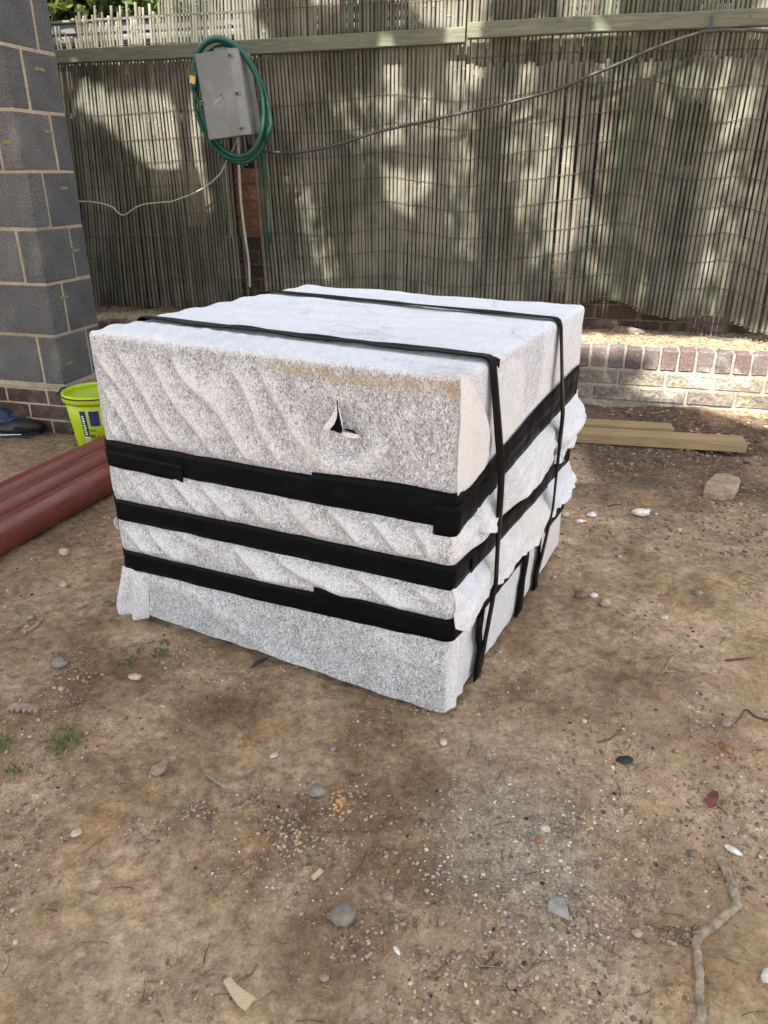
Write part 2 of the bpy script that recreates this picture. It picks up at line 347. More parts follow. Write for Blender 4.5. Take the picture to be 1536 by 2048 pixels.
moist_shade = sstep(1.9, 2.9, Y+.35*fbm(X*2.5, Y*2.5, seed=61))*sstep(.35, .9, X+.2*vn(X*3, Y*3, seed=62))*sstep(-.3, .35, .45+vn(X*5, Y*5, seed=63)*.6)*.9
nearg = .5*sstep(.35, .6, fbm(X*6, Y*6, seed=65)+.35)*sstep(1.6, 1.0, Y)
pale = np.clip(sstep(.25, .75, X)*sstep(1.75, 1.2, Y)*.75 + sstep(.9, .55, Y)*.35 + sstep(.9, 1.5, X)*sstep(2.4, 1.9, Y)*.3, 0, 1)*sstep(-.45, .35, fbm(X*3, Y*3, seed=66))*.8  # sunlight painted into the soil colour, nearest and to the right
attr(me, 'pale', pale)
grit = sstep(.26, .06, np.hypot((X-.27)/1.0, (Y-1.0)/1.3)+.10*fbm(X*7, Y*7, seed=71))*.55
left_shade = sstep(-.55, -1.2, X+.25*fbm(X*3, Y*3, seed=67))*sstep(.9, 1.6, Y)*.45  # shade near the wall, painted as darker soil on the left
back_shade = sstep(3.0, 3.5, Y)*.35  # the same painted shade towards the back
attr(me, 'moist_shade', np.clip(moist_shade+.25*nearg+left_shade+back_shade, 0, .95)); attr(me, 'grit', grit)  # damp soil plus the painted shade at left and back
st_g = 0
for px, py, r_, k_ in ((760, 1640, .11, .8), (860, 1570, .08, .7), (600, 1650, .10, .6), (440, 1410, .10, .7), (820, 1740, .12, .7), (1380, 1480, .10, .5), (690, 1880, .10, .6), (250, 1350, .13, .5), (1040, 1180, .22, .5)):
    q_ = at_z(px, py); st_g = np.maximum(st_g, k_*sstep(r_*1.35, r_*.3, np.hypot(X-q_.x, (Y-q_.y)*1.1)+.6*r_*fbm(X*11, Y*11, seed=int(px))))
attr(me, 'stain', st_g)
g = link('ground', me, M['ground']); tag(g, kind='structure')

# ------------------------------------------------------------------ wrapped pallet of stone
LX = .955; HZ = .785; HX = LX/2
CA = Vector((-.707, 1.767, 0)); CU = Vector((.88806, -.45974, 0)); CV = Vector((.45974, .88806, 0))
cc_ = CA + CU*HX + CV*HX
CR = atan2(CU.y, CU.x)
crate = thing('wrapped_pallet', 'cube shaped load wrapped in speckled white fleece, bound with black tape and straps', 'pallet', (cc_.x, cc_.y, gz(cc_.x, cc_.y)-.004), CR)
# tape centre heights: perimeter coordinate t: front 0..1, right 1..2, back 2..3, left 3..4
TP = [dict(c=[(0, .490), (.25, .495), (.6, .502), (1, .512), (1.3, .528), (1.6, .545), (2, .562), (3, .53), (4, .49)], h=.032),
      dict(c=[(0, .330), (.5, .350), (1, .366), (1.2, .362), (1.6, .350), (2, .344), (3, .34), (4, .33)], h=.029),
      dict(c=[(0, .182), (.5, .205), (1, .238), (1.2, .205), (1.6, .19), (2, .176), (3, .18), (4, .182)], h=.028)]
def tz(k, t): return np.interp(t, [c[0] for c in TP[k]['c']], [c[1] for c in TP[k]['c']])
def rbox(x, y, z, r):
    # rounded box surface, r = corner radius; bottom stays open
    hx = HX-r; hz = HZ-r
    cx = np.clip(x, -hx, hx); cy = np.clip(y, -hx, hx); cz = np.minimum(z, hz)
    dx, dy, dz = x-cx, y-cy, z-cz; l = np.maximum(np.sqrt(dx*dx+dy*dy+dz*dz), 1e-9)
    n = np.stack([dx/l, dy/l, dz/l], -1)
    return np.stack([cx, cy, cz], -1)+n*r, n
RC = .015
def cover_disp(P, N, t):
    x, y, z = P[..., 0], P[..., 1], P[..., 2]
    s = x+HX; sr = y+HX
    wf = np.clip(-N[..., 1], 0, 1)**2; wr = np.clip(N[..., 0], 0, 1)**2; wt = np.clip(N[..., 2], 0, 1)**2; wo_ = 1-np.clip(wf+wr+wt, 0, 1)
    near = np.ones_like(x)*9
    side = 1-wt
    for k in range(3): near = np.minimum(near, np.abs(z-tz(k, t))-TP[k]['h'])
    free = sstep(-.006, .022, near)             # 0 under tape
    t1, t2, t3 = tz(0, t), tz(1, t), tz(2, t)
    wq = .035*fbm(x*4, y*4, z*4, seed=5, oct=2)
    # zone dependent fold directions on the front
    zt = sstep(-.02, .02, z-t1); zb = sstep(-.02, .02, z-t2)*(1-zt); zc = sstep(-.02, .02, z-t3)*(1-zt-zb); zd = 1-zt-zb-zc
    def rid(a, b, lam, ph, sh=1.0):
        q = (a*s+b*z)/hypot(a, b)+wq
        f0 = 2*pi*q/lam+ph+2.0*vn(s*4.0, z*3.0, ph, seed=8)+.7*vn(s*9, z*7, ph, seed=9); v = .5+.5*np.sin(f0+.75*np.sin(f0)); v = v*(.65+.6*vn(s*6, z*4, ph, seed=10)) 
        return np.clip(v, 0, 2)**sh
    cor_ = sstep(.0, .07, s)*sstep(LX, LX-.06, s)
    at_ = (.25+.75*sstep(.78, .45, s+.25*(HZ-z)))*sstep(0, .06, HZ-z)
    d_f = zt*(.0200*at_*cor_*rid(1.35, 1, .070, .4, 1.0) + .003*fbm(s*9, z*9, 0, seed=12))
    d_f = d_f + zb*.0190*cor_*rid(1.0, 1, .072, 1.1, 1.0) + zc*.0190*cor_*rid(.6, 1, .085, 2.0, 1.0) + zd*(.007*rid(.25, 1, .16, .2)+.004*fbm(s*6, z*6, 0, seed=14))
    # dent round the tear
    rt = np.hypot(s-.69, (z-.655)*1.2); d_f = d_f - .012*np.exp(-(rt/.055)**2) + .010*np.exp(-((rt-.10)/.035)**2)*sstep(.7, .6, z)
    rr = sr
    d_r = zt*(.006*fbm(rr*5, z*6, 0, seed=22)+.004*np.abs(fbm(rr*11, z*7, 0, seed=23))) \
        + zb*(.028*np.abs(fbm(rr*5-z*9, z*7, 0, seed=24))*sstep(0, .05, rr)+.006+.010*np.abs(fbm(rr*14-z*22, z*10, 0, seed=27))) + zc*(.018*np.abs(fbm(rr*6+z*7, z*9, 0, seed=25))+.005) + zd*(.006*fbm(rr*9, z*3, 0, seed=26)+.011*np.exp(-((rr-.034-.06*z)/.014)**2)+.007*np.exp(-((rr-.085-.05*z)/.014)**2))
    edge = sstep(0, .10, y+HX)*0+1
    d_t = .010*fbm(x*3, y*3, 0, seed=31)+.004*np.abs(fbm(x*5+y*3, y*7, 0, seed=34))+.0065*(.5+.5*np.sin((x*1.1+y*.5)*2*pi/.055+2*vn(x*6, y*6, 0, seed=32)))*sstep(.26, .10, sr)*sstep(.8, .5, s)
    d_t = d_t + .004*(.5+.5*np.sin((y*1.0-x*.28)*2*pi/.11+2*vn(x*4, y*4, 0, seed=33)))*sstep(.15, .3, sr)
    # straps press the cloth in
    sp1 = np.abs(sr-(.184-.045*s)); sp2 = np.abs(sr-(.735-.069*s)); pr = np.minimum(sp1, sp2)
    d_t = d_t*sstep(.0, .05, pr)+0.0
    bul = .009*np.sin(np.clip((z-t3)/(t2-t3), 0, 1)*pi)+.010*np.sin(np.clip((z-t2)/(t1-t2), 0, 1)*pi)
    d = wf*(d_f*free) + wr*(d_r*free) + wo_*.004*fbm(x*5, y*5, z*5, seed=41)*free + side*bul*free*.4 + wt*d_t
    d = d + .0006*fbm(x*60, y*60, z*60, seed=44, oct=2)
    return d, near
NS = 176; NZ = 150
# perimeter samples, denser at corners
def side_samples(n):
    u = np.linspace(0, 1, n+1); return HX*np.clip(-np.cos(u*pi)*.35+(2*u-1)*.65, -1, 1)
ss = side_samples(NS)
per = []
for a in ss[:-1]: per.append((a, -HX))
for a in ss[:-1]: per.append((HX, a))
for a in ss[:-1]: per.append((-a, HX))
for a in ss[:-1]: per.append((-HX, -a))
per = np.array(per)
tt = np.concatenate([(ss[:-1]+HX)/LX + k for k in range(4)])
zz = np.linspace(0, 1, NZ+1); zz = .019+(HZ-.019)*(zz*.9+.1*np.sin(zz*pi/2))
PX = np.repeat(per[None, :, 0], NZ+1, 0); PY = np.repeat(per[None, :, 1], NZ+1, 0); PZ = np.repeat(zz[:, None], 4*NS, 1); T = np.repeat(tt[None], NZ+1, 0)
P, N = rbox(PX, PY, PZ, RC)
D, NEAR = cover_disp(P, N, T)
Pd = P+N*(D-.0005)[..., None]
# wavy bottom hem, lower left corner flares
Pd[..., 2] = np.where(PZ < .045, Pd[..., 2]-.010*np.clip((.045-PZ)/.03, 0, 1)*sstep(-.2, .6, fbm(T*5, 0, 0, seed=50)), Pd[..., 2])
gA, gB = np.meshgrid(ss, ss)
TPX = gA[1:-1, 1:-1]; TPY = gB[1:-1, 1:-1]; TZ = np.full_like(TPX, HZ)
Pt, Nt = rbox(TPX, TPY, TZ, RC); Dt, _ = cover_disp(Pt, Nt, np.zeros_like(TPX)); Ptd = Pt+Nt*(Dt-.0005)[..., None]
nper = 4*NS
verts = np.concatenate([Pd.reshape(-1, 3), Ptd.reshape(-1, 3)])
fs = []
for i in range(NZ):
    b0 = i*nper; b1 = b0+nper
    for j in range(nper):
        j2 = (j+1) % nper; fs.append((b0+j, b0+j2, b1+j2, b1+j))
base = NZ*nper; off_ = (NZ+1)*nper; nn = NS-1
def tidx(i, j):   # j along x, i along y, 0..NS
    if i == 0: return base+j if j < NS else base+NS
    if j == NS: return base+NS+i if i < NS else base+2*NS
    if i == NS: return base+2*NS+(NS-j)
    if j == 0: return base+3*NS+(NS-i)
    return off_+(i-1)*nn+(j-1)
for i in range(NS):
    for j in range(NS): fs.append((tidx(i, j), tidx(i, j+1), tidx(i+1, j+1), tidx(i+1, j)))
me = mesh_pd('fleece_cover', verts, fs)
nf = np.concatenate([N.reshape(-1, 3), Nt.reshape(-1, 3)]); d_ = np.concatenate([D.reshape(-1), Dt.reshape(-1)])
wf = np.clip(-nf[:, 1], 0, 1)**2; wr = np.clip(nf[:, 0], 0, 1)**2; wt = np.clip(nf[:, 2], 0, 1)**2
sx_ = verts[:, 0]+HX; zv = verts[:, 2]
thin = wf*(1.05-.60*np.clip((d_-.002)/.014, 0, 1))+wr*(.34+.35*sstep(.3, .7, vn(verts[:, 1]*6, zv*6, 0, seed=60)))+wt*(.10+.12*vn(verts[:, 0]*7, verts[:, 1]*7, 0, seed=61)+.45*sstep(.10, .0, np.abs(fbm(verts[:, 0]*3.5+verts[:, 1]*2, verts[:, 1]*6, 0, seed=67)))*sstep(-.1, .3, vn(verts[:, 0]*4, verts[:, 1]*4, 0, seed=68)))+(1-wf-wr-wt)*.5  # grey of thinner cloth per face, with shade of folds and top creases painted in
edge = wf*sstep(.028, .0, np.abs(zv-.760))*sstep(.40, .60, sx_+.1*vn(sx_*9, zv*9, 0, seed=63))
st = edge*.95 + wf*.55*np.exp(-(((sx_-.62)/.03)**2+((zv-.60)/.02)**2)) + .5*np.exp(-(((sx_-.075)/.025)**2+((zv-.67)/.02)**2))*wf + .4*np.exp(-(((sx_-.62)/.03)**2+((zv-.43)/.03)**2))*wf
st = st + .8*np.exp(-(((verts[:, 0]-HX+.03)/.06)**2+((verts[:, 1]+HX-.03)/.06)**2+((zv-HZ)/.03)**2)) + .6*wf*np.exp(-(((sx_-.93)/.03)**2+((zv-.02)/.03)**2))
cream = wr*(.55+.45*vn(verts[:, 1]*5, zv*5, 0, seed=65))*sstep(.72, .6, zv)
attr(me, 'thin', np.clip(thin, 0, 1)); attr(me, 'stain', np.clip(st, 0, 1)); attr(me, 'cream', np.clip(cream, 0, 1))
core = lbox0 = None
cover = link('fleece_cover', me, M['fleece'], crate, True)

obj_pd('dark_core', [(a*(HX-.020), b*(HX-.020), z) for z in (0, HZ-.02) for a, b in ((-1, -1), (1, -1), (1, 1), (-1, 1))], [(3, 2, 1, 0), (4, 5, 6, 7), (0, 1, 5, 4), (1, 2, 6, 5), (2, 3, 7, 6), (3, 0, 4, 7)], M['black'], crate)  # black block added inside to stop light leaks and darken the hem gap
def perim(t):                                # t in 0..4 -> local xy on the box outline, with rounding
    k = int(t) % 4; a = (t-int(t))*LX-HX
    return [(a, -HX), (HX, a), (-a, HX), (-HX, -a)][k]
def band(name, t0, t1, zf, hf, off, mat, parent, n=None, rows=5, wob=.0015, seed=0, lab=None, curl=0.0):
    n = n or int(abs(t1-t0)*110)+4
    ts = np.linspace(t0, t1, n+1)
    # add corner density
    for k in (1, 2, 3):
        if t0 < k < t1: ts = np.concatenate([ts, k+np.linspace(-.03, .03, 13)])
    ts = np.unique(ts); P_ = []
    outer = []; inner = []
    for r in range(rows):
        v = r/(rows-1)*2-1
        row = []; rowi = []
        for t in ts:
            x, y = perim(min(t, 3.9999)); z = zf(t)+v*hf(t)+wob*float(vn(t*16, v*.7, seed, 7))
            p, nr = rbox(np.array([x]), np.array([y]), np.array([z]), RC)
            o = off+.0016*float(vn(t*22, v*1.3, seed, 9))+curl*abs(v)**3
            row.append(p[0]+nr[0]*o); rowi.append(p[0]+nr[0]*(o-.0012))
        outer.append(row); inner.append(rowi)
    A_ = np.array(outer); B_ = np.array(inner); R, Cn = A_.shape[:2]
    V = list(A_.reshape(-1, 3))+list(B_.reshape(-1, 3)); F = []; q = R*Cn
    for i in range(R-1):
        for j in range(Cn-1):
            a = i*Cn+j; F.append((a, a+1, a+Cn+1, a+Cn)); F.append((q+a, q+a+Cn, q+a+Cn+1, q+a+1))
    for j in range(Cn-1):
        F.append((j, q+j, q+j+1, j+1)); a = (R-1)*Cn+j; F.append((a, a+1, q+a+1, q+a))
    for i in range(R-1):
        a = i*Cn; F.append((a, a+Cn, q+a+Cn, q+a)); a = i*Cn+Cn-1; F.append((a, q+a, q+a+Cn, a+Cn))
    o = obj_pd(name, V, F, mat, parent, True)
    if lab: o['label'] = lab
    return o
for k, nm in enumerate(('uppermost', 'middle', 'lowest')):
    b = band('tape_band', 0, 3.9999, lambda t, k=k: float(tz(k, t)), lambda t, k=k: TP[k]['h'], .0042, M['tape'], crate, seed=k*3+1)
    b['label'] = nm+' black tape band round the load'
M2 = M['tape']
# overlapping tape ends
band('tape_strip', .0, .268, lambda t: .474, lambda t: .022, .0062, M2, crate, seed=21)
band('tape_strip', .655, 1.33, lambda t: float(tz(0, t))+.010+.006*sin(t*9), lambda t: .0335, .0066, M2, crate, seed=22)
band('tape_strip', .955, 1.24, lambda t: float(tz(0, t))-.014, lambda t: .034, .0086, M2, crate, seed=23)
band('tape_strip', .645, 1.20, lambda t: float(tz(2, t))+.018-.018*min(1, max(0, (t-.645)/.35)), lambda t: .026, .0062, M2, crate, seed=24)
band('tape_strip', 1.05, 1.98, lambda t: float(tz(0, t))+.022*sin((t-1.05)*2.2)+.012, lambda t: .026, .0068, M2, crate, seed=25)
band('tape_strip', 1.10, 1.72, lambda t: float(tz(1, t))-.006, lambda t: .025, .0070, M2, crate, seed=26)

# ---- straps going over the top and down
def strap(name, sL, sR, zL, zR, wdt, offs, mat, lab, seed, sbot):
    # path in local coords: left face bottom -> top -> right face bottom
    pts = []; nrm = []
    n1 = 40
    def add(x, y, z, e=0.0):
        p, n = rbox(np.array([x]), np.array([y]), np.array([z]), RC); p, n = p[0], n[0]; pts.append(p+n*(offs+e)); nrm.append(n)
    yl = sL-HX; yr = sR-HX
    for i in range(30): z = zL+(HZ-.0-zL)*i/30; add(-HX, yl, z)
    for i in range(8): add(-HX, yl, HZ-.03+.03*i/8)
    for i in range(90):
        f = i/89; add(-HX+LX*f, yl+(yr-yl)*f, HZ, .0035*max(0, float(vn(f*9, 0, seed, 5)))+.002)
    for i in range(1, 50):
        f = i/49; z = HZ-(HZ-zR)*f; bul = 0
        for k in range(3): bul = max(bul, .006*math.exp(-((z-float(tz(k, 1.2)))/.05)**2))
        bow = 0 if zR > .5 else .030*min(1, f*3.2)*min(1, (1-f)*3); bul = 0
        add(HX, yr+(sbot-sR)*f, z, bul+bow)
    V = []; F = []; n = len(pts); R = 4
    for i in range(n):
        t = Vector(pts[min(i+1, n-1)]-pts[max(i-1, 0)]).normalized(); nn_ = Vector(nrm[i]); s_ = t.cross(nn_).normalized()
        tw = .10*float(vn(i*.09, 0, seed, 3)); ww = wdt*(1+.10*float(vn(i*.13, 1, seed, 4)))
        for e, h in ((-1, 0), (-.55, .0012), (.55, .0014), (1, .0002), (1, -.0014), (-1, -.0014)):
            V.append(Vector(pts[i])+s_*e*ww+nn_*(h+e*ww*tw))
    m_ = 6
    for i in range(n-1):
        for k in range(m_): k2 = (k+1) % m_; F.append((i*m_+k, i*m_+k2, (i+1)*m_+k2, (i+1)*m_+k))
    o = obj_pd(name, V, F, mat, crate, True); o['label'] = lab; return o
strap('strap', .186, .158, .02, .01, .0160, .0055, M['strap'], 'black plastic strap nearest the front of the load', 3, .200)
strap('strap', .735, .668, .02, .01, .0185, .0055, M['strap'], 'black plastic strap towards the back of the load', 8, .665)
strap('strap', .210, .176, .50, .772, .0100, .0042, M['tape'], 'torn black tape under the front strap', 13, .20)

# ---- loose fleece: patches given by rows of control points (face, s, z, out)
FO = .42
def fpt(face, s, z, o):
    if face == 'r' and o > .012: o = .012+(o-.012)*FO*(1-.6*math.exp(-((s-.19)/.05)**2)-.6*math.exp(-((s-.67)/.05)**2))
    if face == 'r': return Vector((HX+o, s-HX, z))
    if face == 'f': return Vector((s-HX, -HX-o, z))
    if face == 'l': return Vector((-HX-o, s-HX, z))
def patch(name, face, rows, sub=10, amp=.003, fr=18, seed=0, thin=.15, cream=.5, parent=None, lab=None):
    R = [cat_rom([fpt(face, *p) for p in r], sub) for r in rows]
    nC = min(len(r) for r in R); cols = []
    for j in range(nC): cols.append(cat_rom([r[j] for r in R], sub))
    G = np.array([[tuple(v) for v in c] for c in cols])
    s = G[..., 1] if face == 'r' else G[..., 0]; z = G[..., 2]
    k = amp*(np.abs(fbm(s*fr+z*fr*.7, z*fr*.5, 0, seed=seed))*2-.5)
    ax = 0 if face == 'r' else (1 if face == 'f' else 0); sg = 1 if face == 'r' else -1
    G[..., ax] += sg*k
    me = grid_mesh(name, G); n = len(me.vertices)
    attr(me, 'thin', np.full(n, thin)); attr(me, 'stain', np.full(n, .05)); attr(me, 'cream', np.full(n, cream))
    o = link(name, me, M['fleece'], parent or crate, True); md = o.modifiers.new('t', 'SOLIDIFY'); md.thickness = .0012; md.offset = 0
    if lab: o['label'] = lab
    return o
# envelope fold on the upper near corner
patch('fleece_flap', 'r', [[(-.004, .788, .002), (.006, .787, .006), (.014, .786, .006), (.02, .785, .006)],
                           [(-.006, .73, .004), (.03, .73, .014), (.065, .725, .016), (.085, .72, .012)],
                           [(-.006, .66, .004), (.05, .655, .016), (.115, .65, .018), (.150, .645, .010)],
                           [(-.006, .60, .004), (.06, .60, .014), (.13, .60, .016), (.176, .606, .008)],
                           [(-.004, .555, .004), (.05, .556, .010), (.11, .565, .010), (.165, .572, .004)]], lab='triangular fold of fleece on the near corner', seed=3, cream=.75, thin=.1)
# free hem of the top sheet between the middle and the lowest band
def panel(s0, s1, ztop, zhem, A_, hemout, seed, cream=.4, thin=.12, lab=None, n=60, m=26, fold=1.0):
    S_a = np.linspace(s0, s1, n); V_ = np.linspace(0, 1, m); SS, VV = np.meshgrid(S_a, V_)
    zt_ = np.array([ztop(a) for a in S_a])[None]; zh_ = np.array([zhem((a-s0)/(s1-s0), a) for a in S_a])[None]
    Zg = zt_+(zh_-zt_)*VV; u_ = (SS-s0)/(s1-s0)
    ends = sstep(0, .10, u_)*sstep(1, .90, u_)*.75+.25
    folds = np.abs(fbm(SS*8-Zg*13, Zg*5, 0, seed=seed))+.45*np.abs(fbm(SS*19-Zg*30, Zg*11, 0, seed=seed+1))
    O = .0015+VV**.55*ends*(A_*np.sin(np.clip(VV*1.25, 0, 1)*pi)*.8+hemout*VV) + fold*.034*folds*sstep(0, .25, VV)*ends
    G = np.stack([HX+O, SS-HX+.006*VV*np.sin(SS*40+seed), Zg+.006*VV*vn(SS*13, 0, 0, seed+2)], -1)
    me = grid_mesh('fleece_flap', G); k = len(me.vertices)
    attr(me, 'thin', np.full(k, thin)); attr(me, 'stain', np.full(k, .05)); attr(me, 'cream', np.clip(cream+.5*vn(SS*7, Zg*9, 0, seed+3), 0, 1))
    o = link('fleece_flap', me, M['fleece'], crate, True); md = o.modifiers.new('t', 'SOLIDIFY'); md.thickness = .0012; md.offset = 0
    if lab: o['label'] = lab
    return o
b1b = lambda a: float(tz(0, 1+a/LX))-.026
b2b = lambda a: float(tz(1, 1+a/LX))-.026
b3t = lambda a: float(tz(2, 1+a/LX))+.030
panel(.0, .185, b2b, lambda u, a: b3t(a)-.012-.030*sin(pi*min(1, u*1.2+.15))+.02*u, .022, .020, 9, .3, lab='loose cuff of fleece above the lowest band')
panel(.20, .655, b2b, lambda u, a: b3t(a)+.006-.012*u, .020, .022, 12, .5)
panel(.685, .955, b2b, lambda u, a: b3t(a)+.004+.03*u*u, .022, .018, 15, .1, lab='bulging fold of fleece at the far corner')
panel(.70, .965, b1b, lambda u, a: float(tz(1, 1+a/LX))+.032, .040, .004, 18, .1)
panel(.10, .190, b1b, lambda u, a: float(tz(1, 1+a/LX))+.075-.03*u, .012, .030, 21, .3, n=24, m=14)
# thin ribbon curling out beside the far strap
rb = cat_rom([fpt('r', *p) for p in ((.56, .415, .02), (.60, .43, .045), (.66, .432, .055), (.72, .415, .06), (.765, .375, .055))], 8)
V = []; F = []
for i, p in enumerate(rb):
    ww = .011*(1-.9*i/(len(rb)-1))+.001; V += [p+Vector((0, 0, ww)), p+Vector((.002, 0, -ww))]
    if i: F.append((2*i-2, 2*i-1, 2*i+1, 2*i))
o = obj_pd('fleece_ribbon', V, F, M['fleece'], crate, True); attr(o.data, 'thin', [0.]*len(V)); attr(o.data, 'cream', [.2]*len(V)); attr(o.data, 'stain', [0.]*len(V))
md = o.modifiers.new('t', 'SOLIDIFY'); md.thickness = .0015
# lower left corner: gathered flap flaring out
patch('fleece_flap', 'f', [[(-.002, .160, .004), (.015, .158, .007), (.030, .157, .004), (.048, .156, .008), (.066, .155, .005), (.082, .154, .002)],
                           [(-.016, .11, .008), (.008, .106, .020), (.026, .105, .007), (.046, .103, .020), (.066, .102, .012), (.080, .10, .002)],
                           [(-.034, .06, .010), (-.008, .055, .026), (.014, .053, .009), (.038, .050, .024), (.060, .050, .012), (.074, .05, .002)],
                           [(-.044, .024, .012), (-.016, .012, .028), (.006, .010, .010), (.030, .006, .026), (.052, .008, .012), (.066, .010, .002)]], seed=15, amp=.0015, fr=16, thin=.6, cream=.1, lab='gathered fleece flaring at the lower left corner')
patch('fleece_flap', 'l', [[(.002, .30, .004), (.02, .30, .006), (.04, .30, .006), (.06, .30, .004)],
                           [(.0, .285, .014), (.02, .28, .016), (.04, .28, .012), (.06, .28, .006)],
                           [(.004, .262, .008), (.02, .258, .010), (.04, .26, .010), (.06, .26, .004)]], seed=16, amp=.003, thin=.1, cream=0)
# torn place in the front; flat black shapes stand in for its shaded hole
def tear_poly(pts, name, mat, out):
    V = [fpt('f', s, z, out) for s, z in pts]+[fpt('f', s, z, out-.003) for s, z in pts]; n = len(pts)
    F = [tuple(range(n)), tuple(range(2*n-1, n-1, -1))]+[(i, n+i, n+(i+1) % n, (i+1) % n) for i in range(n)]
    return obj_pd(name, V, F, mat, crate)
TS = lambda P: [(.700+(a-.700)*.72, .660+(b-.660)*.80) for a, b in P]
P_t = TS([(.690, .725), (.693, .700), (.699, .672), (.704, .650), (.700, .640), (.690, .640), (.676, .644), (.660, .643), (.669, .651), (.680, .662), (.687, .685)])
tear_poly(P_t, 'tear', M['tape'], .0075)['label'] = 'flat black shape put in for the shaded hole in the torn fleece'
tear_poly(TS([(.706, .652), (.722, .654), (.740, .652), (.752, .645), (.756, .640), (.742, .646), (.722, .649)]), 'tear', M['tape'], .0075)
def lip(pts, r):
    pts = TS(pts)
    o = tube('tear_edge', cat_rom([fpt('f', s, z, .0075) for s, z in pts], 6), lambda u: r*.65*(.35+sin(u*pi)), M['fleece'], crate, 6, wob=.15)
    for a, b in (('thin', .3), ('cream', .1), ('stain', .0)): attr(o.data, a, [b]*len(o.data.vertices))
lip([(.688, .722), (.683, .685), (.676, .662), (.660, .648), (.645, .642)], .0032); lip([(.694, .715), (.703, .68), (.708, .652)], .002); lip([(.704, .637), (.725, .643), (.748, .638)], .0022); lip([(.64, .642), (.65, .652), (.668, .652)], .0028)
for nm_, pts_ in (('tear_flap', [[(.6925, .705, .006), (.694, .690, .008)], [(.684, .682, .013), (.692, .672, .011)], [(.671, .662, .020), (.684, .655, .020)], [(.662, .648, .014), (.674, .642, .012)]]), ('tear_flap', [[(.705, .648, .007), (.706, .642, .010)], [(.722, .651, .016), (.722, .640, .016)], [(.742, .648, .007), (.744, .640, .008)]])):
    patch(nm_, 'f', [cat_rom(r_, 3) if False else r_ for r_ in pts_], sub=5, amp=.0015, fr=60, seed=33, thin=.25, cream=.1)
# black tape uprights low on the right face
def upright(pts, name='tape_strip'):
    V = []; F = []
    for i, (s, z, wd) in enumerate(pts):
        for e in (-1, 0, 1): V.append(fpt('r', s+e*wd, z, .010-.002*abs(e)))
    for i in range(len(pts)-1):
        for e in range(2): a = i*3+e; F.append((a, a+1, a+4, a+3))
    o = obj_pd(name, V, F, M['tape'], crate, True); md = o.modifiers.new('t', 'SOLIDIFY'); md.thickness = .004
upright([(.52, .20, .026), (.52, .15, .022), (.50, .10, .024), (.50, .06, .026), (.49, .012, .030)])
upright([(.66, .24, .020), (.645, .19, .016), (.655, .12, .012), (.64, .06, .02), (.65, .01, .022)])
upright([(.17, .19, .02), (.16, .14, .018), (.175, .09, .014), (.165, .04, .02), (.17, .008, .024)])

# ------------------------------------------------------------------ block building
WC = Vector((-1.475, 3.34, 0))
LD = -FD; RD = -FN                         # left face runs along LD, end face along RD (away)
bw = thing('block_wall', 'grey concrete block wall end with sandy joints on a dark brick plinth, beside the bucket', 'wall', WC, -ANG)
WT = .325
# local frame: x along FD, y along RD(away).  wall occupies x in [-3.2,0], y in [0,WT]
def lbox(name, x0, x1, y0, y1, z0, z1, mat, parent, bev=.003, me=None):
    m_ = box_mesh(name, x1-x0, y1-y0, z1-z0, bev); o = link(name, m_, mat, parent); o.location = ((x0+x1)/2, (y0+y1)/2, (z0+z1)/2); return o
TOPZ = .232+.225*9
lbox('mortar', -3.3, -.0035, .0035, WT-.0035, .0, TOPZ-.004, M['mortar'], bw, 0)
BM = {}
def blk(name, x0, x1, y0, y1, z0, z1, mat, parent, bev=.005, jit=.0015, var=3, cuts=0):
    k = (name, round(x1-x0, 3), round(y1-y0, 3), round(z1-z0, 3))
    if k not in BM: BM[k] = [box_mesh(name, x1-x0, y1-y0, z1-z0, bev, jit, 1, cuts) for _ in range(var)]
    me = random.choice(BM[k])
    if not me.materials: me.materials.append(mat)
    o = bpy.data.objects.new(name, me); COL.objects.link(o); o.parent = parent
    o.location = ((x0+x1)/2+random.uniform(-.001, .001), (y0+y1)/2+random.uniform(-.0012, .0012), (z0+z1)/2); return o
J = .010
for c in range(9):
    z0 = .232+.225*c+J; z1 = z0+.215
    if c % 2 == 1:      # .10 return then .215 ; stretcher on the front
        blk('block', -.44, 0, 0, .10, z0, z1, M['block'], bw)
        blk('block', -.10, 0, .10+J, WT, z0, z1, M['block'], bw)
        x = -.44-J
    else:
        blk('block', -.10, 0, 0, .215, z0, z1, M['block'], bw)
        blk('block', -.215, 0, .215+J, WT, z0, z1, M['block'], bw)
        x = -.10-J
    while x > -3.2:
        blk('block', x-.44, x, 0, .10, z0, z1, M['block'], bw); x -= .44+J
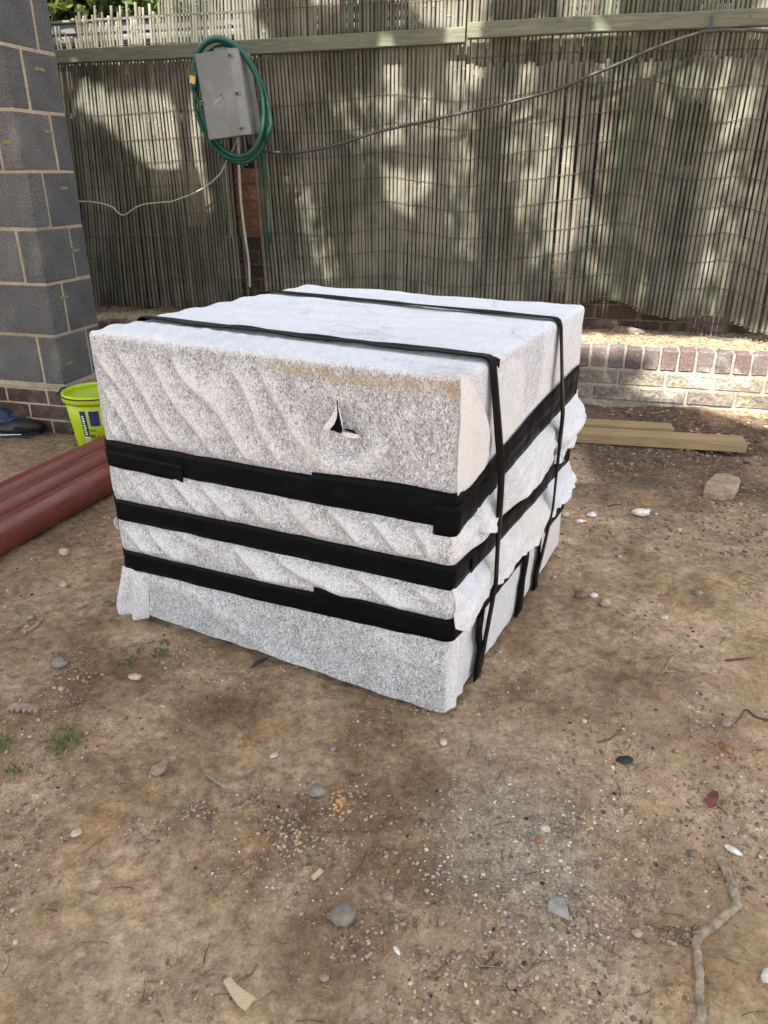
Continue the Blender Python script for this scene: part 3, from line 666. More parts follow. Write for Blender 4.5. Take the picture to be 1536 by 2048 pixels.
# dpc tile course and brick plinth
blk('slate_course', -3.2, .004, -.004, WT+.003, .218, .238, M['mortar'], bw, .002, 0, 1)
for c in range(3):
    z0 = .0+.073*c-.004; z1 = z0+.064; x = 0 if c % 2 else -.108
    if c % 2 == 0: blk('brick', -.103, -.001, 0, .215, z0, z1, M['dark_brick'], bw, .003)
    else: blk('brick', -.216, -.001, 0, .102, z0, z1, M['dark_brick'], bw, .003)
    blk('brick', -.10, -.001, .2265 if c % 2 == 0 else .113, WT-.001, z0, z1, M['dark_brick'], bw, .003)
    x = -.114 if c % 2 == 0 else -.227
    while x > -3.0: blk('brick', x-.215, x, 0, .102, z0, z1, M['dark_brick'], bw, .003); x -= .2265
for (x, y, z, l, face) in ((0, .20, 1.52, .06, 1), (0, .24, .81, .05, 1), (0, .10, .62, .06, 1), (-.20, 0, 1.01, .07, 0), (0, .06, .33, .05, 1), (0, .19, 1.29, .05, 1), (-.06, 0, 1.245, .04, 0), (0, .23, 1.07, .05, 1)):
    if face: V = [(.0022, y-l/2, z-.006), (.0022, y+l/2, z-.005), (.0022, y+l/2, z+.006), (.0022, y-l/2, z+.007)]
    else: V = [(x-l/2, -.0022, z-.006), (x+l/2, -.0022, z-.005), (x+l/2, -.0022, z+.006), (x-l/2, -.0022, z+.007)]
    V = V+[(a-(.004 if face else 0), b+(0 if face else .004), c) for a, b, c in V]
    obj_pd('paint_mark', V, [(0, 1, 2, 3), (7, 6, 5, 4), (0, 4, 5, 1), (1, 5, 6, 2), (2, 6, 7, 3), (3, 7, 4, 0)], M['paint'], bw)

# ------------------------------------------------------------------ brick ledge
lw = thing('brick_ledge', 'low retaining wall of textured bricks with an edge-laid brick top, under the bamboo screen', 'wall', P0, -ANG)
S0, S1 = -3.95, 2.6
lbox('mortar', S0, S1, .006, .10, -.05, .337, M['ledge_mortar'], lw, 0)
s = S0
while s < S1:
    blk('brick', s, s+.073, random.uniform(-.003, .003), .103, .240, .344+random.uniform(-.002, .003), M['header'], lw, .006, .002, 6, 1); s += .0835
for c, (z0, z1) in enumerate(((.157, .2285), (.078, .149), (-.002, .068))):
    s = S0+(.11 if c % 2 else 0)+.03
    while s < S1:
        a = random.uniform(-.005, .006) if c else 0
        blk('brick', s, s+.215, a, .102+a, z0, z1, M['stretcher'], lw, .006, .0012, 5, 2); s += .2265
# mortar / sand bed on top of the ledge, rising to the back wall
A = np.linspace(S0, S1, 520); B = np.linspace(.0, 1, 34); AA, BB = np.meshgrid(A, B)
off = .060+BB*.265
zt = .342+.034*sstep(0, 1, BB)+.010*fbm(AA*6, BB*3, seed=81)+.005*fbm(AA*24, BB*10, seed=82)+.012*sstep(.3, .8, vn(AA*7, BB*3, 0, 83))
zt = np.where(BB < .04, .335, zt)
G = np.stack([AA, off, zt], -1)
ls = link('ledge_bed', grid_mesh('ledge_bed', G), M['ledge_top'], lw, True)
# debris on the ledge: joined crumbs
def rock_geo(c, r, seed, flat=.6, sub=1, squ=None, rotz=0.0, jag=.25):
    bm = bmesh.new(); bmesh.ops.create_icosphere(bm, subdivisions=sub, radius=1)
    rs = random.Random(seed); ox, oy = rs.uniform(0, 99), rs.uniform(0, 99); V = []
    sc = squ or (rs.uniform(.8, 1.2), rs.uniform(.65, 1.0), flat*rs.uniform(.8, 1.2))
    for v in bm.verts:
        p = v.co; k = 1+jag*float(vn(p.x*1.3+ox, p.y*1.3+oy, p.z*1.3, 3))+jag*.4*float(vn(p.x*3+ox, p.y*3, p.z*3, 4))
        q = Vector((p.x*sc[0]*r*k, p.y*sc[1]*r*k, p.z*sc[2]*r*k)); q.rotate(Matrix.Rotation(rotz, 3, 'Z')); V.append(q+Vector(c))
    F = [tuple(x.index for x in f.verts) for f in bm.faces]; bm.free(); return V, F
# cheap debris templates
TEM = [rock_geo((0, 0, 0), 1, 100+i, .6, 1, None, 0, .5) for i in range(14)]
TEM = [(np.array([tuple(v) for v in V]), np.array(F)) for V, F in TEM]
def debris(name, pts, sizes, mats, mids, smooth=False, sink=.2):
    VV = []; FF = []; MI = []; n0 = 0
    for (x, y, z), s_, mi in zip(pts, sizes, mids):
        tv, tf = TEM[rng.integers(len(TEM))]; a = rng.uniform(0, 2*pi); c_, s2 = cos(a), sin(a)
        v = tv*s_; v = np.stack([v[:, 0]*c_-v[:, 1]*s2, v[:, 0]*s2+v[:, 1]*c_, v[:, 2]], -1)+[x, y, z+s_*(.35-sink)]
        VV.append(v); FF.append(tf+n0); MI.append(np.full(len(tf), mi)); n0 += len(tv)
    V = np.concatenate(VV); F = np.concatenate(FF); MI = np.concatenate(MI)
    me = bpy.data.meshes.new(name); me.vertices.add(len(V)); me.vertices.foreach_set('co', V.reshape(-1)); me.loops.add(F.size); me.loops.foreach_set('vertex_index', F.reshape(-1))
    me.polygons.add(len(F)); me.polygons.foreach_set('loop_start', np.arange(0, F.size, 3)); me.polygons.foreach_set('loop_total', np.full(len(F), 3)); me.update(calc_edges=True)
    for m_ in mats: me.materials.append(m_)
    me.polygons.foreach_set('material_index', MI.astype(np.int32)); return me
SM = {}
for nm, a, b in (('white', (.60, .57, .50), (.78, .76, .72)), ('grey', (.17, .158, .135), (.29, .27, .235)), ('tan', (.33, .25, .165), (.50, .39, .27)), ('brown', (.13, .09, .065), (.25, .18, .13)),
                 ('orange', (.42, .22, .08), (.56, .33, .14)), ('pink', (.23, .155, .12), (.34, .245, .20)), ('dark', (.02, .02, .022), (.05, .05, .05)), ('beige', (.42, .36, .27), (.60, .53, .42)), ('soil', (.24, .18, .125), (.40, .31, .225)), ('rust', (.22, .10, .05), (.34, .17, .09))):
    SM[nm] = m_stone(nm+'_stone', a, b, 80, .0012)
pts = []; sz = []; mi = []
for i in range(1100):
    a = random.uniform(-.9, 1.0) if random.random() < .8 else random.uniform(-3.6, -.9); b = random.random()**1.2
    z = .342+.034*b; pts.append((a, .07+b*.25, z+.004)); sz.append(random.uniform(.0015, .006)*(2.0 if random.random() < .04 else 1)); mi.append(random.choice((0, 0, 1, 2, 2, 3)))
o = link('ledge_rubble', debris('ledge_rubble', pts, sz, [SM['tan'], SM['soil'], SM['rust'], SM['brown']], mi), None, lw); o['kind'] = 'stuff'
# dark back wall above the ledge
kw = thing('back_brick_wall', 'dark brick wall showing under the hem of the bamboo screen', 'wall', P0, -ANG)
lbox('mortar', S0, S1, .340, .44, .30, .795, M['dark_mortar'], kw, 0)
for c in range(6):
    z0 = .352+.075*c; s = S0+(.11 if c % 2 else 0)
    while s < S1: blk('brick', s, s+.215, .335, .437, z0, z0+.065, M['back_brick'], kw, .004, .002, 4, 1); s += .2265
# orange brick pier seen through the broken reeds
sp, zp = on_fence(510, 430, .31)
pr = thing('brick_pier', 'orange brick pier glimpsed through broken reeds below the meter box', 'pier', fen(sp, .30, 0), -ANG)
lbox('mortar', -.10, .10, .005, .036, .80, 1.16, M['dark_mortar'], pr, 0)
for c in range(4): blk('brick', -.107, .107, 0, .03, .825+.085*c, .90+.085*c, M['orange_brick'], pr, .004)
# dark backing boards, added so the gaps in the screen read black
ob = thing('backing_boards', 'dark boards added behind the bamboo screen to keep its gaps black', 'fence', P0, -ANG)
s = S0
while s < S1: o_ = blk('added_board', s, s+.158, .46, .478, .0, 1.67, M['added_board'], ob, .002, 0, 3); o_.location.y += .021*(int(round((s-S0)/.15)) % 2); s += .150
for s in (-3.9, -1.17, 1.3):
    p = thing('fence_post', {-3.9: 'weathered square post behind the left end of the bamboo screen', -1.17: 'weathered post behind the screen where the two rails meet', 1.3: 'weathered post behind the screen at the right end'}[s], 'post', fen(s-.04, .33, 0), -ANG)
    lbox('post_shaft', -.045, .045, -.03, .0 if False else .06, .35, 1.98, M['post'], p, .004)

# ------------------------------------------------------------------ bamboo screens
SH = [(-4.2, -.05), (-3.3, -.05), (-2.6, -.04), (-2.0, -.02), (-1.55, .03), (-1.2, -.03), (-.95, .0), (-.55, .06), (-.42, .085), (-.3, .07), (-.2, .025), (-.05, .005), (.1, .03), (.2, .015), (.3, -.035), (.45, -.065), (.7, -.03), (1.2, .02), (2.8, 0)]
def shf(s): return float(np.interp(s, [a for a, _ in SH], [b for _, b in SH]))
def bulge(s, z):    # how far the screen stands out towards the yard
    low = max(0, 1.75-z)
    return .016*sin(s*7.3+1)*low+.016*sin(s*3.1)*low+.006*float(vn(s*3, z*2, 0, 91))*2+.012*low
ROFF = .225
scr = thing('bamboo_screen', 'weathered grey green bamboo reed screen hanging below the rail', 'screen', P0, -ANG)
up = thing('bamboo_screen', 'upper bamboo screen with ragged broken tops behind the rail', 'screen', P0, -ANG)
def reed(parent, s, z0, z1, off, r, lean, useb, flat=.6):
    n = 12; ns = [random.uniform(.1, .3)]
    while ns[-1] < 2.5: ns.append(ns[-1]+random.uniform(.18, .34))
    zs = list(np.linspace(z0, z1, n)); kn = [z0+q for q in ns if z0+.03 < z0+q < z1-.03]
    ring = [(z, 1.0+random.uniform(-.05, .05)) for z in zs]
    for k in kn: ring += [(k-.006, .97), (k, 1.22), (k+.006, .98)]
    ring.sort(); V = []; F = []; sides = 6; bx = random.uniform(-.0015, .0015); ph = random.uniform(0, 6)
    for z, rr in ring:
        f = (z-z0)/(z1-z0); c_s = s+lean*(f-.9)+bx*sin(f*5+ph); c_o = off-(bulge(s, z) if useb else 0)
        taper = 1.08-.16*f
        for k in range(sides):
            th = 2*pi*k/sides; V.append((c_s+cos(th)*r*rr*taper, c_o+sin(th)*r*rr*taper*flat, z))
    n = len(ring)
    for i in range(n-1):
        for k in range(sides): k2 = (k+1) % sides; F.append((i*sides+k, i*sides+k2, (i+1)*sides+k2, (i+1)*sides+k))
    F.append(tuple(range(sides-1, -1, -1))); F.append(tuple((n-1)*sides+k for k in range(sides)))
    if parent is None: return V, F
    o = obj_pd('reed', V, F, M['reed'], parent, random.random() < .45); return o
gap_s = on_fence(480, 430, ROFF)[0]
s = -3.92; cnt = 0
while s < 1.02:
    pitch = .0208
    r = .0083*random.uniform(.88, 1.08)
    sp_ = pitch*random.uniform(.95, 1.05)
    if s > -1.1 and random.random() < .10: sp_ += .008
    z0 = .455+shf(s)+random.uniform(-.006, .006) if s > -1.3 else .440+shf(s)+random.uniform(-.006, .008)
    z1 = (1.600 if s > -1.17 else 1.71)+random.uniform(-.012, .012)
    lean = .03*float(vn(s*1.5, 0, 0, 95))*2+random.uniform(-.0015, .0015)
    if gap_s-.03 < s < gap_s+.09 and random.random() < .5: z0 = random.uniform(1.12, 1.3)
    reed(scr, s, z0, z1, ROFF+random.uniform(-.002, .002), r, lean, True, .5 if random.random() < .6 else .7); s += sp_; cnt += 1
for k in range(9):
    pts = []
    for i in range(150):
        s = -3.93+4.96*i/149; z = .475+.124*k+shf(s)*(1.0-.04*k)+.012*float(vn(s*2.2, k*3.7, 0, 97))+.0015*sin(s*150)
        pts.append((s, ROFF-bulge(s, z)-.0085-.001*sin(s*150), z))
    tube('wire', pts, .0016, M['wire'], scr, 4)
# upper screen
s = -3.86
while s < 1.05:
    q = s
    px = on_fence  # noqa
    if q < -3.32: z1 = 1.79+random.uniform(-.02, .03) if random.random() < .75 else 1.86
    elif q < -2.80: z1 = random.choice((1.93, 1.94, 1.92, 1.87, 1.90))+random.uniform(-.012, .01)
    elif q < -2.6: z1 = 1.97+random.uniform(-.02, .02)
    else: z1 = 2.07+random.uniform(-.02, .02)
    if q < -3.30 and random.random() < .35: s += .02; continue
    if q < -2.85 and random.random() < .07: s += .02; continue
    tight = .0188
    reed(up, q, 1.43+random.uniform(-.012, .012), z1, .268+random.uniform(-.002, .002), .0082*random.uniform(.8, 1.2), random.uniform(-.006, .010)+(.03 if -3.3 < q < -2.4 else 0), False, .8)
    s += tight*random.uniform(.88, 1.18)
V = []; F = []; s = -2.36
while s < 1.05:
    v, f = reed(None, s, 1.40+random.uniform(-.02, .02), 2.06+random.uniform(-.02, .02), .292, .0088*random.uniform(.9, 1.1), random.uniform(-.004, .004), False, .6)
    n0 = len(V); V += v; F += [tuple(x+n0 for x in t) for t in f]; s += .0192
o = obj_pd('reed_backing', V, F, M['reed'], up, False); o['kind'] = 'stuff'
for k in range(5):
    pts = []
    for i in range(120):
        s = -3.3+4.3*i/119; z = 1.50+.125*k+.03*float(vn(s*1.4, k*2.2, 0, 99)); pts.append((s, .257, z))
    tube('wire', pts, .0016, M['wire'], up, 4)
# rails
def rail(s0, s1, za, zb, lab):
    t = thing('fence_rail', lab, 'rail', P0, -ANG); n = 30; V = []; F = []
    for i in range(n+1):
        s = s0+(s1-s0)*i/n; z = za+(zb-za)*i/n+.003*float(vn(s*1.5, 0, 0, 77))
        for (o_, dz) in ((.165, -.030), (.165, .027), (.169, .031), (.205, .031), (.209, .027), (.209, -.030), (.205, -.034), (.169, -.034)): V.append((s, o_+.001*float(vn(s*9, dz*50, 0, 3)), z+dz))
    for i in range(n):
        for k in range(8): k2 = (k+1) % 8; F.append((i*8+k, (i+1)*8+k, (i+1)*8+k2, i*8+k2))
    F.append(tuple(range(8))); F.append(tuple(range(n*8+7, n*8-1, -1)))
    o = obj_pd('rail_board', V, F, M['rail'], t); return t
rail(-3.95, -1.178, 1.700, 1.722, 'long green stained rail behind the hose, ending at the middle post')
t = rail(-1.168, 1.3, 1.738, 1.742, 'green stained rail to the right of the middle post, with cable tie')
for s in (-1.10, -.60, .05, .75):
    V, F = tube_geo([(s, .1652, 1.74), (s, .1635, 1.74)], .004, 8); obj_pd('screw', V, F, M['wire'], t)

# ------------------------------------------------------------------ meter box, hose, cables
bs, bz = on_fence(470, 195, .08)
mb = thing('meter_box', 'tilted grey plastic meter box hung inside a coil of green hose', 'meter box', fen(bs, .0, bz), -ANG)
mb.rotation_mode = 'QUATERNION'
mb.rotation_quaternion = Matrix.Rotation(-ANG, 3, 'Z').to_quaternion() @ Matrix.Rotation(radians(-6), 3, 'Y').to_quaternion()
MBW, MBH, MBD = .118, .186, .15
def prism(name, poly, z0, z1, mat, parent, bev=.003):
    bm = bmesh.new(); vs = [bm.verts.new((x, y, z0)) for x, y in poly]; f = bm.faces.new(vs); r_ = bmesh.ops.extrude_face_region(bm, geom=[f])
    for v in [e for e in r_['geom'] if isinstance(e, bmesh.types.BMVert)]: v.co.z = z1
    bmesh.ops.recalc_face_normals(bm, faces=bm.faces[:]); 
    if bev: bmesh.ops.bevel(bm, geom=bm.edges[:], offset=bev, segments=2, affect='EDGES')
    me = bpy.data.meshes.new(name); bm.to_mesh(me); bm.free(); return link(name, me, mat, parent)
prism('cover', [(-MBW, -.0), (-MBW, -.055), (-MBW+.012, -.068), (MBW-.045, -.068), (MBW-.004, -.045), (MBW, -.0)], -MBH, MBH, M['meter'], mb)
prism('back_case', [(-MBW+.006, .002), (MBW-.004, .002), (MBW-.004, MBD-.06), (-MBW+.006, MBD-.06)], -MBH+.008, MBH-.008, M['meter'], mb)
for (x, z) in ((MBW-.042, MBH-.03), (MBW-.035, -.005), (MBW-.042, -MBH+.03), (-MBW+.008, -.02)):
    lbox('latch_recess', x-.014, x+.014, -.0705, -.040, z-.009, z+.009, M['meter'], mb, .002)
    lbox('latch_slot', x-.010, x+.008, -.0722, -.045, z-.005, z+.005, M['meter_dark'], mb, .001)
lbox('lock', -.013, .007, -.0695, -.06, -.012, .010, M['meter'], mb, .001); lbox('keyhole', -.006, .000, -.0712, -.06, -.004, .003, M['meter_dark'], mb, 0)
V, F = tube_geo([(-.045, -.0686, -.030), (.0, -.0686, -.008)], .0012, 5); obj_pd('scratch', V, F, M['white'], mb)
lbox('hanger', -.03, .03, -.02, .04, MBH-.002, MBH+.020, M['meter'], mb, .004)
# hose coil hanging round the box
hs = thing('garden_hose', 'green hose coiled around the grey meter box with a brass connector and a dangling end', 'hose')
hp = []
loops = 3.47
for i in range(0, int(34*loops)+1):
    a = pi*.95-2*pi*i/34; l = i/34
    rx = [.168, .190, .180, .186][int(l) % 4]+.008*sin(l*3); rz = [.248, .262, .270, .256][int(l) % 4]+.006*sin(l*2)
    cx = .010+.012*sin(l*2.3); cz = -.012-.008*l
    x = cx+rx*cos(a); z = cz+rz*sin(a); x2 = x-z*.13
    hp.append(fen(bs+x2, -.030+.016*(l-1)-.012*sin(a)*0+.010*sin(a*2+l), bz+z))
tail = [(542, 250), (536, 300), (534, 370), (537, 430), (539, 486)]
for px, py in tail:
    a, b = on_fence(px, py, -.04 if py < 300 else .1); hp.append(fen(a, -.035 if py < 300 else .03 if py < 350 else .10, b))
tube('hose_tube', cat_rom(hp, 2), .0102, M['hose'], hs, 10)
a, b = on_fence(386, 160, -.05); c0 = fen(a, -.05, b)
tube('brass_connector', [c0+Vector((.01, 0, .035)), c0+Vector((.004, 0, .018)), c0+Vector((.003, 0, .016)), c0+Vector((-.004, 0, -.016))], lambda u: .010 if u < .4 else .0165, M['brass'], hs, 12, smooth=False)
tube('hose_end', cat_rom([hp[0], c0+Vector((.025, 0, .06)), c0+Vector((.01, 0, .033))], 6), .0085, M['hose'], hs, 8)
def cable(name, lab, pxs, off, r, mat, cat='cable'):
    P_ = []
    for q in pxs:
        px, py = q[:2]; o_ = q[2] if len(q) > 2 else off
        a, b = on_fence(px, py, o_); P_.append(fen(a, o_, b))
    P_ = cat_rom(P_, 8); P_ = [p+Vector((0, 0, .0025*float(vn(i*.25, 0, 0, 6)))) for i, p in enumerate(P_)]
    o = tube(name, P_, r, mat, None, 8); return tag(o, lab, cat)
cable('power_cable', 'thick black cable rising across the bamboo screen to the tie on the right rail', [(505, 300), (560, 305), (620, 302), (690, 285), (750, 265), (820, 250), (900, 232), (1000, 210), (1100, 183), (1180, 152), (1250, 122), (1330, 88), (1395, 66), (1425, 61), (1480, 60), (1536, 62), (1640, 68)], .140, .0080, M['cable'])
cable('thin_cable', 'thin pale cable sagging from the meter box to the block wall', [(478, 265, .10), (470, 290, .12), (455, 318), (438, 350), (405, 377), (360, 398), (320, 406), (285, 410), (262, 421), (247, 431), (235, 424), (222, 413), (195, 405), (155, 402), (110, 400)], .150, .0042, M['grey_cable'])
cable('conduit', 'pale weathered conduit running down from the meter box past the orange bricks', [(476, 268, .12), (478, 330), (482, 400), (490, 470), (497, 520), (500, 575)], .135, .0065, M['grey_cable'], 'conduit')
a, b = on_fence(1424, 30, .16); tie = cat_rom([fen(a, .155, b+.0), fen(a+.003, .150, b-.03), fen(a-.002, .150, b-.07), fen(a+.004, .15, b-.095)], 10)
tie = [p+Vector((.0025*sin(i*1.6), 0, 0)) for i, p in enumerate(tie)]
o = tube('cable_tie', tie, .0045, M['twine']); tag(o, 'short dark twine tying the black cable to the rail', 'twine')

# ------------------------------------------------------------------ bucket
bc = Vector((-1.290, 3.22, 0)); bc.z = gz(bc.x, bc.y)-.002
bk = thing('bucket', 'lime yellow builders bucket with black handle lugs behind the wrapped load', 'bucket', bc, radians(-8))
def lathe(name, prof, mat, parent, n=48):
    V = []; F = []
    for r, z in prof:
        for k in range(n): V.append((r*cos(2*pi*k/n), r*sin(2*pi*k/n), z))
    for i in range(len(prof)-1):
        for k in range(n): k2 = (k+1) % n; F.append((i*n+k, i*n+k2, (i+1)*n+k2, (i+1)*n+k))
    return obj_pd(name, V, F, mat, parent, True)
lathe('bucket_body', [(.001, .004), (.098, .004), (.104, 0), (.108, .006), (.122, .12), (.134, .235), (.131, .236), (.119, .12), (.103, .012), (.001, .012)], M['bucket'], bk)
lathe('rim', [(.1345, .222), (.140, .218), (.143, .232), (.143, .252), (.140, .258), (.134, .258), (.1315, .250), (.1325, .236)], M['bucket'], bk)
for sg in (-1, 1): lbox('handle_lug', sg*.150-.012, sg*.150+.012, -.016, .016, .232, .262, M['black'], bk, .005)
hd = [(-.156, 0, .248)]+[(.156*cos(pi-pi*i/16)*1.0, -.148*sin(pi*i/16), .254-.006*sin(pi*i/16)) for i in range(1, 16)]+[(.156, 0, .248)]
tube('handle', hd, .0028, M['black'], bk, 6)
def on_bucket(name, a0, a1, z0, z1, mat, rr=.0012):
    V = []; F = []; n = 8
    for i in range(n+1):
        a = a0+(a1-a0)*i/n
        for z in (z0, z1):
            r = .108+(z-.006)*(.122-.108)/.114+rr if z < .12 else .122+(z-.12)*(.012/.115)+rr
            V.append((r*cos(a), r*sin(a), z))
    for i in range(n): F.append((2*i, 2*i+2, 2*i+3, 2*i+1))
    return obj_pd(name, V, F, mat, bk, True)
af = -pi/2-.10+radians(8)
on_bucket('sticker', af-.17, af+.04, .075, .195, M['navy']); on_bucket('sticker', af-.16, af+.03, .048, .074, M['white'])
on_bucket('sticker', af+.14, af+.48, .125, .195, M['navy'])
def word(txt, parent, size, ang, z, mat, rot=0.0, zr=.002):
    cu = bpy.data.curves.new('lettering', 'FONT'); cu.body = txt; cu.size = size; cu.extrude = .0004; cu.resolution_u = 2; cu.align_x = 'LEFT'
    o = bpy.data.objects.new('lettering', cu); COL.objects.link(o); dg = bpy.context.evaluated_depsgraph_get(); me = bpy.data.meshes.new_from_object(o.evaluated_get(dg)); bpy.data.objects.remove(o)
    for v in me.vertices:
        x, y = v.co.x, v.co.y
        if rot: x, y = -y, x
        zz_ = z+y; r = .108+(zz_-.006)*.0140/.114+zr+v.co.z*.5 if zz_ < .12 else .122+(zz_-.12)*(.012/.115)+zr+v.co.z*.5; a = ang+x/.115; v.co = (r*cos(a), r*sin(a), zz_)
    me.materials.clear(); return link('lettering', me, mat, parent)
word('TH', bk, .020, af+.06, .098, M['black']); word('BU', bk, .028, af+.06, .068, M['black'])
for i in range(9): on_bucket('bar', af-.12+.012*(i % 2), af-.02-.014*(i % 3), .084+i*.0105, .090+i*.0105, M['white'], .0022)
for i in range(7): on_bucket('bar', af-.14+.022*i, af-.14+.022*i+(.010 if i % 2 else .006), .052, .070, M['black'], .0022)

# ------------------------------------------------------------------ drain pipes
PD = Vector((.335, .942, 0)).normalized(); PN = Vector((-PD.y, PD.x, 0))
labs = ['terracotta plastic drain pipe lying nearest the camera, the widest looking of the three', 'terracotta plastic drain pipe lying between the two others', 'terracotta plastic drain pipe lying farthest left, beside the bucket']
for k in range(3):
    c = Vector((-1.275, 2.085, 0))+PN*(.1125*k) ; r_ = .056
    p = c-PD*(1.4+.2*k); zc = .052+gz(c.x, c.y)
    t = thing('drain_pipe', labs[k], 'pipe', (p.x, p.y, zc), atan2(PD.y, PD.x), 'terracotta drain pipes')
    Lp = (2.55, 2.95, 3.25)[k]; n = 40; V = []; F = []
    prof = [(0, r_-.003), (0, r_), (Lp, r_), (Lp, r_-.003), (0, r_-.003)]
    for x, r2 in prof:
        for q in range(n): V.append((x, r2*cos(2*pi*q/n), r2*sin(2*pi*q/n)))
    for i in range(4):
        for q in range(n): q2 = (q+1) % n; F.append((i*n+q, i*n+q2, (i+1)*n+q2, (i+1)*n+q))
    obj_pd('pipe_wall', V, F, M['pipe'], t, False)
    me = t.children[0].data
    for pl in me.polygons: pl.use_smooth = True
    me.set_sharp_from_angle(angle=radians(50)) if hasattr(me, 'set_sharp_from_angle') else None

# ------------------------------------------------------------------ tarpaulin heap
c0 = at_z(8, 868); A = np.linspace(-1, 1, 70); AA, BB = np.meshgrid(A, A)
rr = np.sqrt(AA**2+BB**2); rho = np.clip(1-rr**2.2, 0, 1)
zz_ = .15*rho**.7*(.75+.4*fbm(AA*2, BB*2, seed=101))+.03*np.abs(fbm(AA*5+2*BB, BB*5, seed=102))*(rho > 0)
G = np.stack([c0.x-.08+AA*.30+.03*fbm(AA*3, BB*3, seed=103), c0.y+.10+BB*.15, zz_-.004], -1)
tp = thing('tarpaulin', 'crumpled dark blue plastic sheet at the foot of the block wall', 'tarpaulin', (0, 0, 0))
o = link('sheet', grid_mesh('sheet', G), M['tarp'], tp, True); o.modifiers.new('t', 'SOLIDIFY').thickness = .003
c1 = at_z(45, 872)
V, F = rock_geo((c1.x-.02, c1.y+.03, .035), .075, 5, .5, 3, (1.5, .8, .5), -.1, .25); obj_pd('sheet_fold', V, F, M['black'], tp, True)
a1, a2 = at_z(0, 870, .05), at_z(42, 869, .05); tube('white_cord', [a1+Vector((-.1, -.01, 0)), a1, a2], .0022, M['white'], tp, 6)

# ------------------------------------------------------------------ timber lengths
def timber(p0, p1, wd, ht, lab, z=0.0):
    d = (p1-p0); L_ = d.length; t = thing('timber_length', lab, 'timber', (p0.x, p0.y, z), atan2(d.y, d.x), 'timber lengths by the ledge')
    me = box_mesh('timber_beam', L_, wd, ht, .003, 0, 2); o = link('timber_beam', me, M['timber'], t); o.location = (L_/2, wd/2, ht/2); return t
pa = at_z(1492, 906, .012); pb = at_z(1145, 885, .012); dd = (pb-pa).normalized(); pl_ = pb+dd*.9
def shift(p): return Vector((p.x, p.y, 0))
timber(shift(pl_), shift(pa), .10, .047, 'longer pale green timber lying in front, beside the wrapped load', .012)
pc = at_z(1337, 861, .012); nrm_ = Vector((-dd.y, dd.x, 0)); nrm_ = nrm_ if nrm_.y > 0 else -nrm_
q0 = pa+nrm_*.135; L2 = (pc-pa).dot(dd)
timber(shift(q0+dd*(L2+1.0)), shift(q0+dd*L2), .095, .047, 'shorter pale timber lying behind the longer one', .014)

# ------------------------------------------------------------------ things lying on the ground
def rest(px, py): p = at_z(px, py); return Vector((p.x, p.y, gz(p.x, p.y)))
def sz_at(p, px): return px*(Vector((p.x, p.y-0, p.z-CAM_H)).length)/1475.0
def stone(name, px, py, wpx, mat, lab, cat='stone', flat=.6, squ=None, jag=.22, rot=0.0, sub=3, sink=.25, smooth=True):
    p = rest(px, py); r = sz_at(p, wpx)/2; V, F = rock_geo((0, 0, 0), r, int(px+py), flat, sub, squ, rot, jag)
    zmin = min(v.z for v in V); o = obj_pd(name, V, F, mat, None, smooth); o.location = (p.x, p.y, p.z-zmin*(1-sink)); return tag(o, lab, cat)
SM['cob'] = m_stone('cobble_grey', (.15, .135, .11), (.27, .245, .20), 45, .0005)
SM['sandst'] = m_stone('sandstone', (.27, .195, .12), (.42, .33, .22), 50, .003)
stone('cobble', 686, 1838, 46, SM['cob'], 'smooth grey brown rounded pebble, the largest in the foreground', flat=.75, squ=(1, .92, .72), jag=.12, rot=.3)
stone('dark_stone', 633, 1592, 28, SM['grey'], 'small angular dark grey stone beside the orange clay crumbs', flat=.9, squ=(1, .8, .75), jag=.45)
stone('pebble', 887, 1487, 17, SM['beige'], 'cream oval pebble just in front of the near corner of the load', squ=(.8, 1, .7), jag=.1)
stone('pebble', 1448, 1458, 20, SM['pink'], 'round pinkish grey pebble beside the dark rootlet at right', squ=(1, .95, .8), jag=.08)
stone('pebble', 666, 1496, 14, SM['grey'], 'small blue grey pebble below the front of the load', squ=(.8, 1, .6), jag=.1)
stone('pebble', 1075, 1688, 13, SM['rust'], 'reddish brown pebble beside the gravelly patch', squ=(1, 1, .8), jag=.12)
stone('pebble', 1152, 1784, 14, SM['grey'], 'pale grey pebble above the flat slate chip', squ=(.9, 1, .7), jag=.2)
stone('pebble', 884, 1845, 24, SM['pink'], 'pinkish pointed flat stone right of the big pebble', squ=(.6, 1, .4), jag=.3, rot=-.2)
stone('pebble', 648, 1953, 18, SM['pink'], 'dull red pebble near the bottom edge', squ=(1, .8, .6), jag=.2)
stone('pebble', 1208, 1215, 22, SM['tan'], 'round earthy clod right of the load beside a white pebble', squ=(1, .9, .8), jag=.2)
stone('pebble', 1160, 1197, 22, SM['brown'], 'dark olive pebble nearest the right side of the load', squ=(1.1, .8, .7), jag=.15)
stone('pebble', 1187, 1197, 15, SM['white'], 'bright white pebble right of the load', squ=(1.1, .8, .6), jag=.12)
stone('pebble', 1395, 1193, 16, SM['grey'], 'blue grey oval pebble halfway up the right side', squ=(1.1, .8, .7), jag=.08)
stone('pebble', 1326, 1241, 18, SM['beige'], 'yellowish broken flint with a sharp rim', squ=(1, .7, .6), jag=.45)
stone('chalk_lump', 1283, 1034, 24, SM['white'], 'largest white chalk lump right of the load', squ=(1.3, .8, .6), jag=.4)
stone('chalk_lump', 1181, 1036, 15, SM['white'], 'white chalk lump nearest the load, upper one', squ=(1.2, .8, .6), jag=.4)
stone('chalk_lump', 1159, 1048, 15, SM['white'], 'crumbly white chalk lump against the far corner of the load', squ=(1.2, .8, .4), jag=.5)
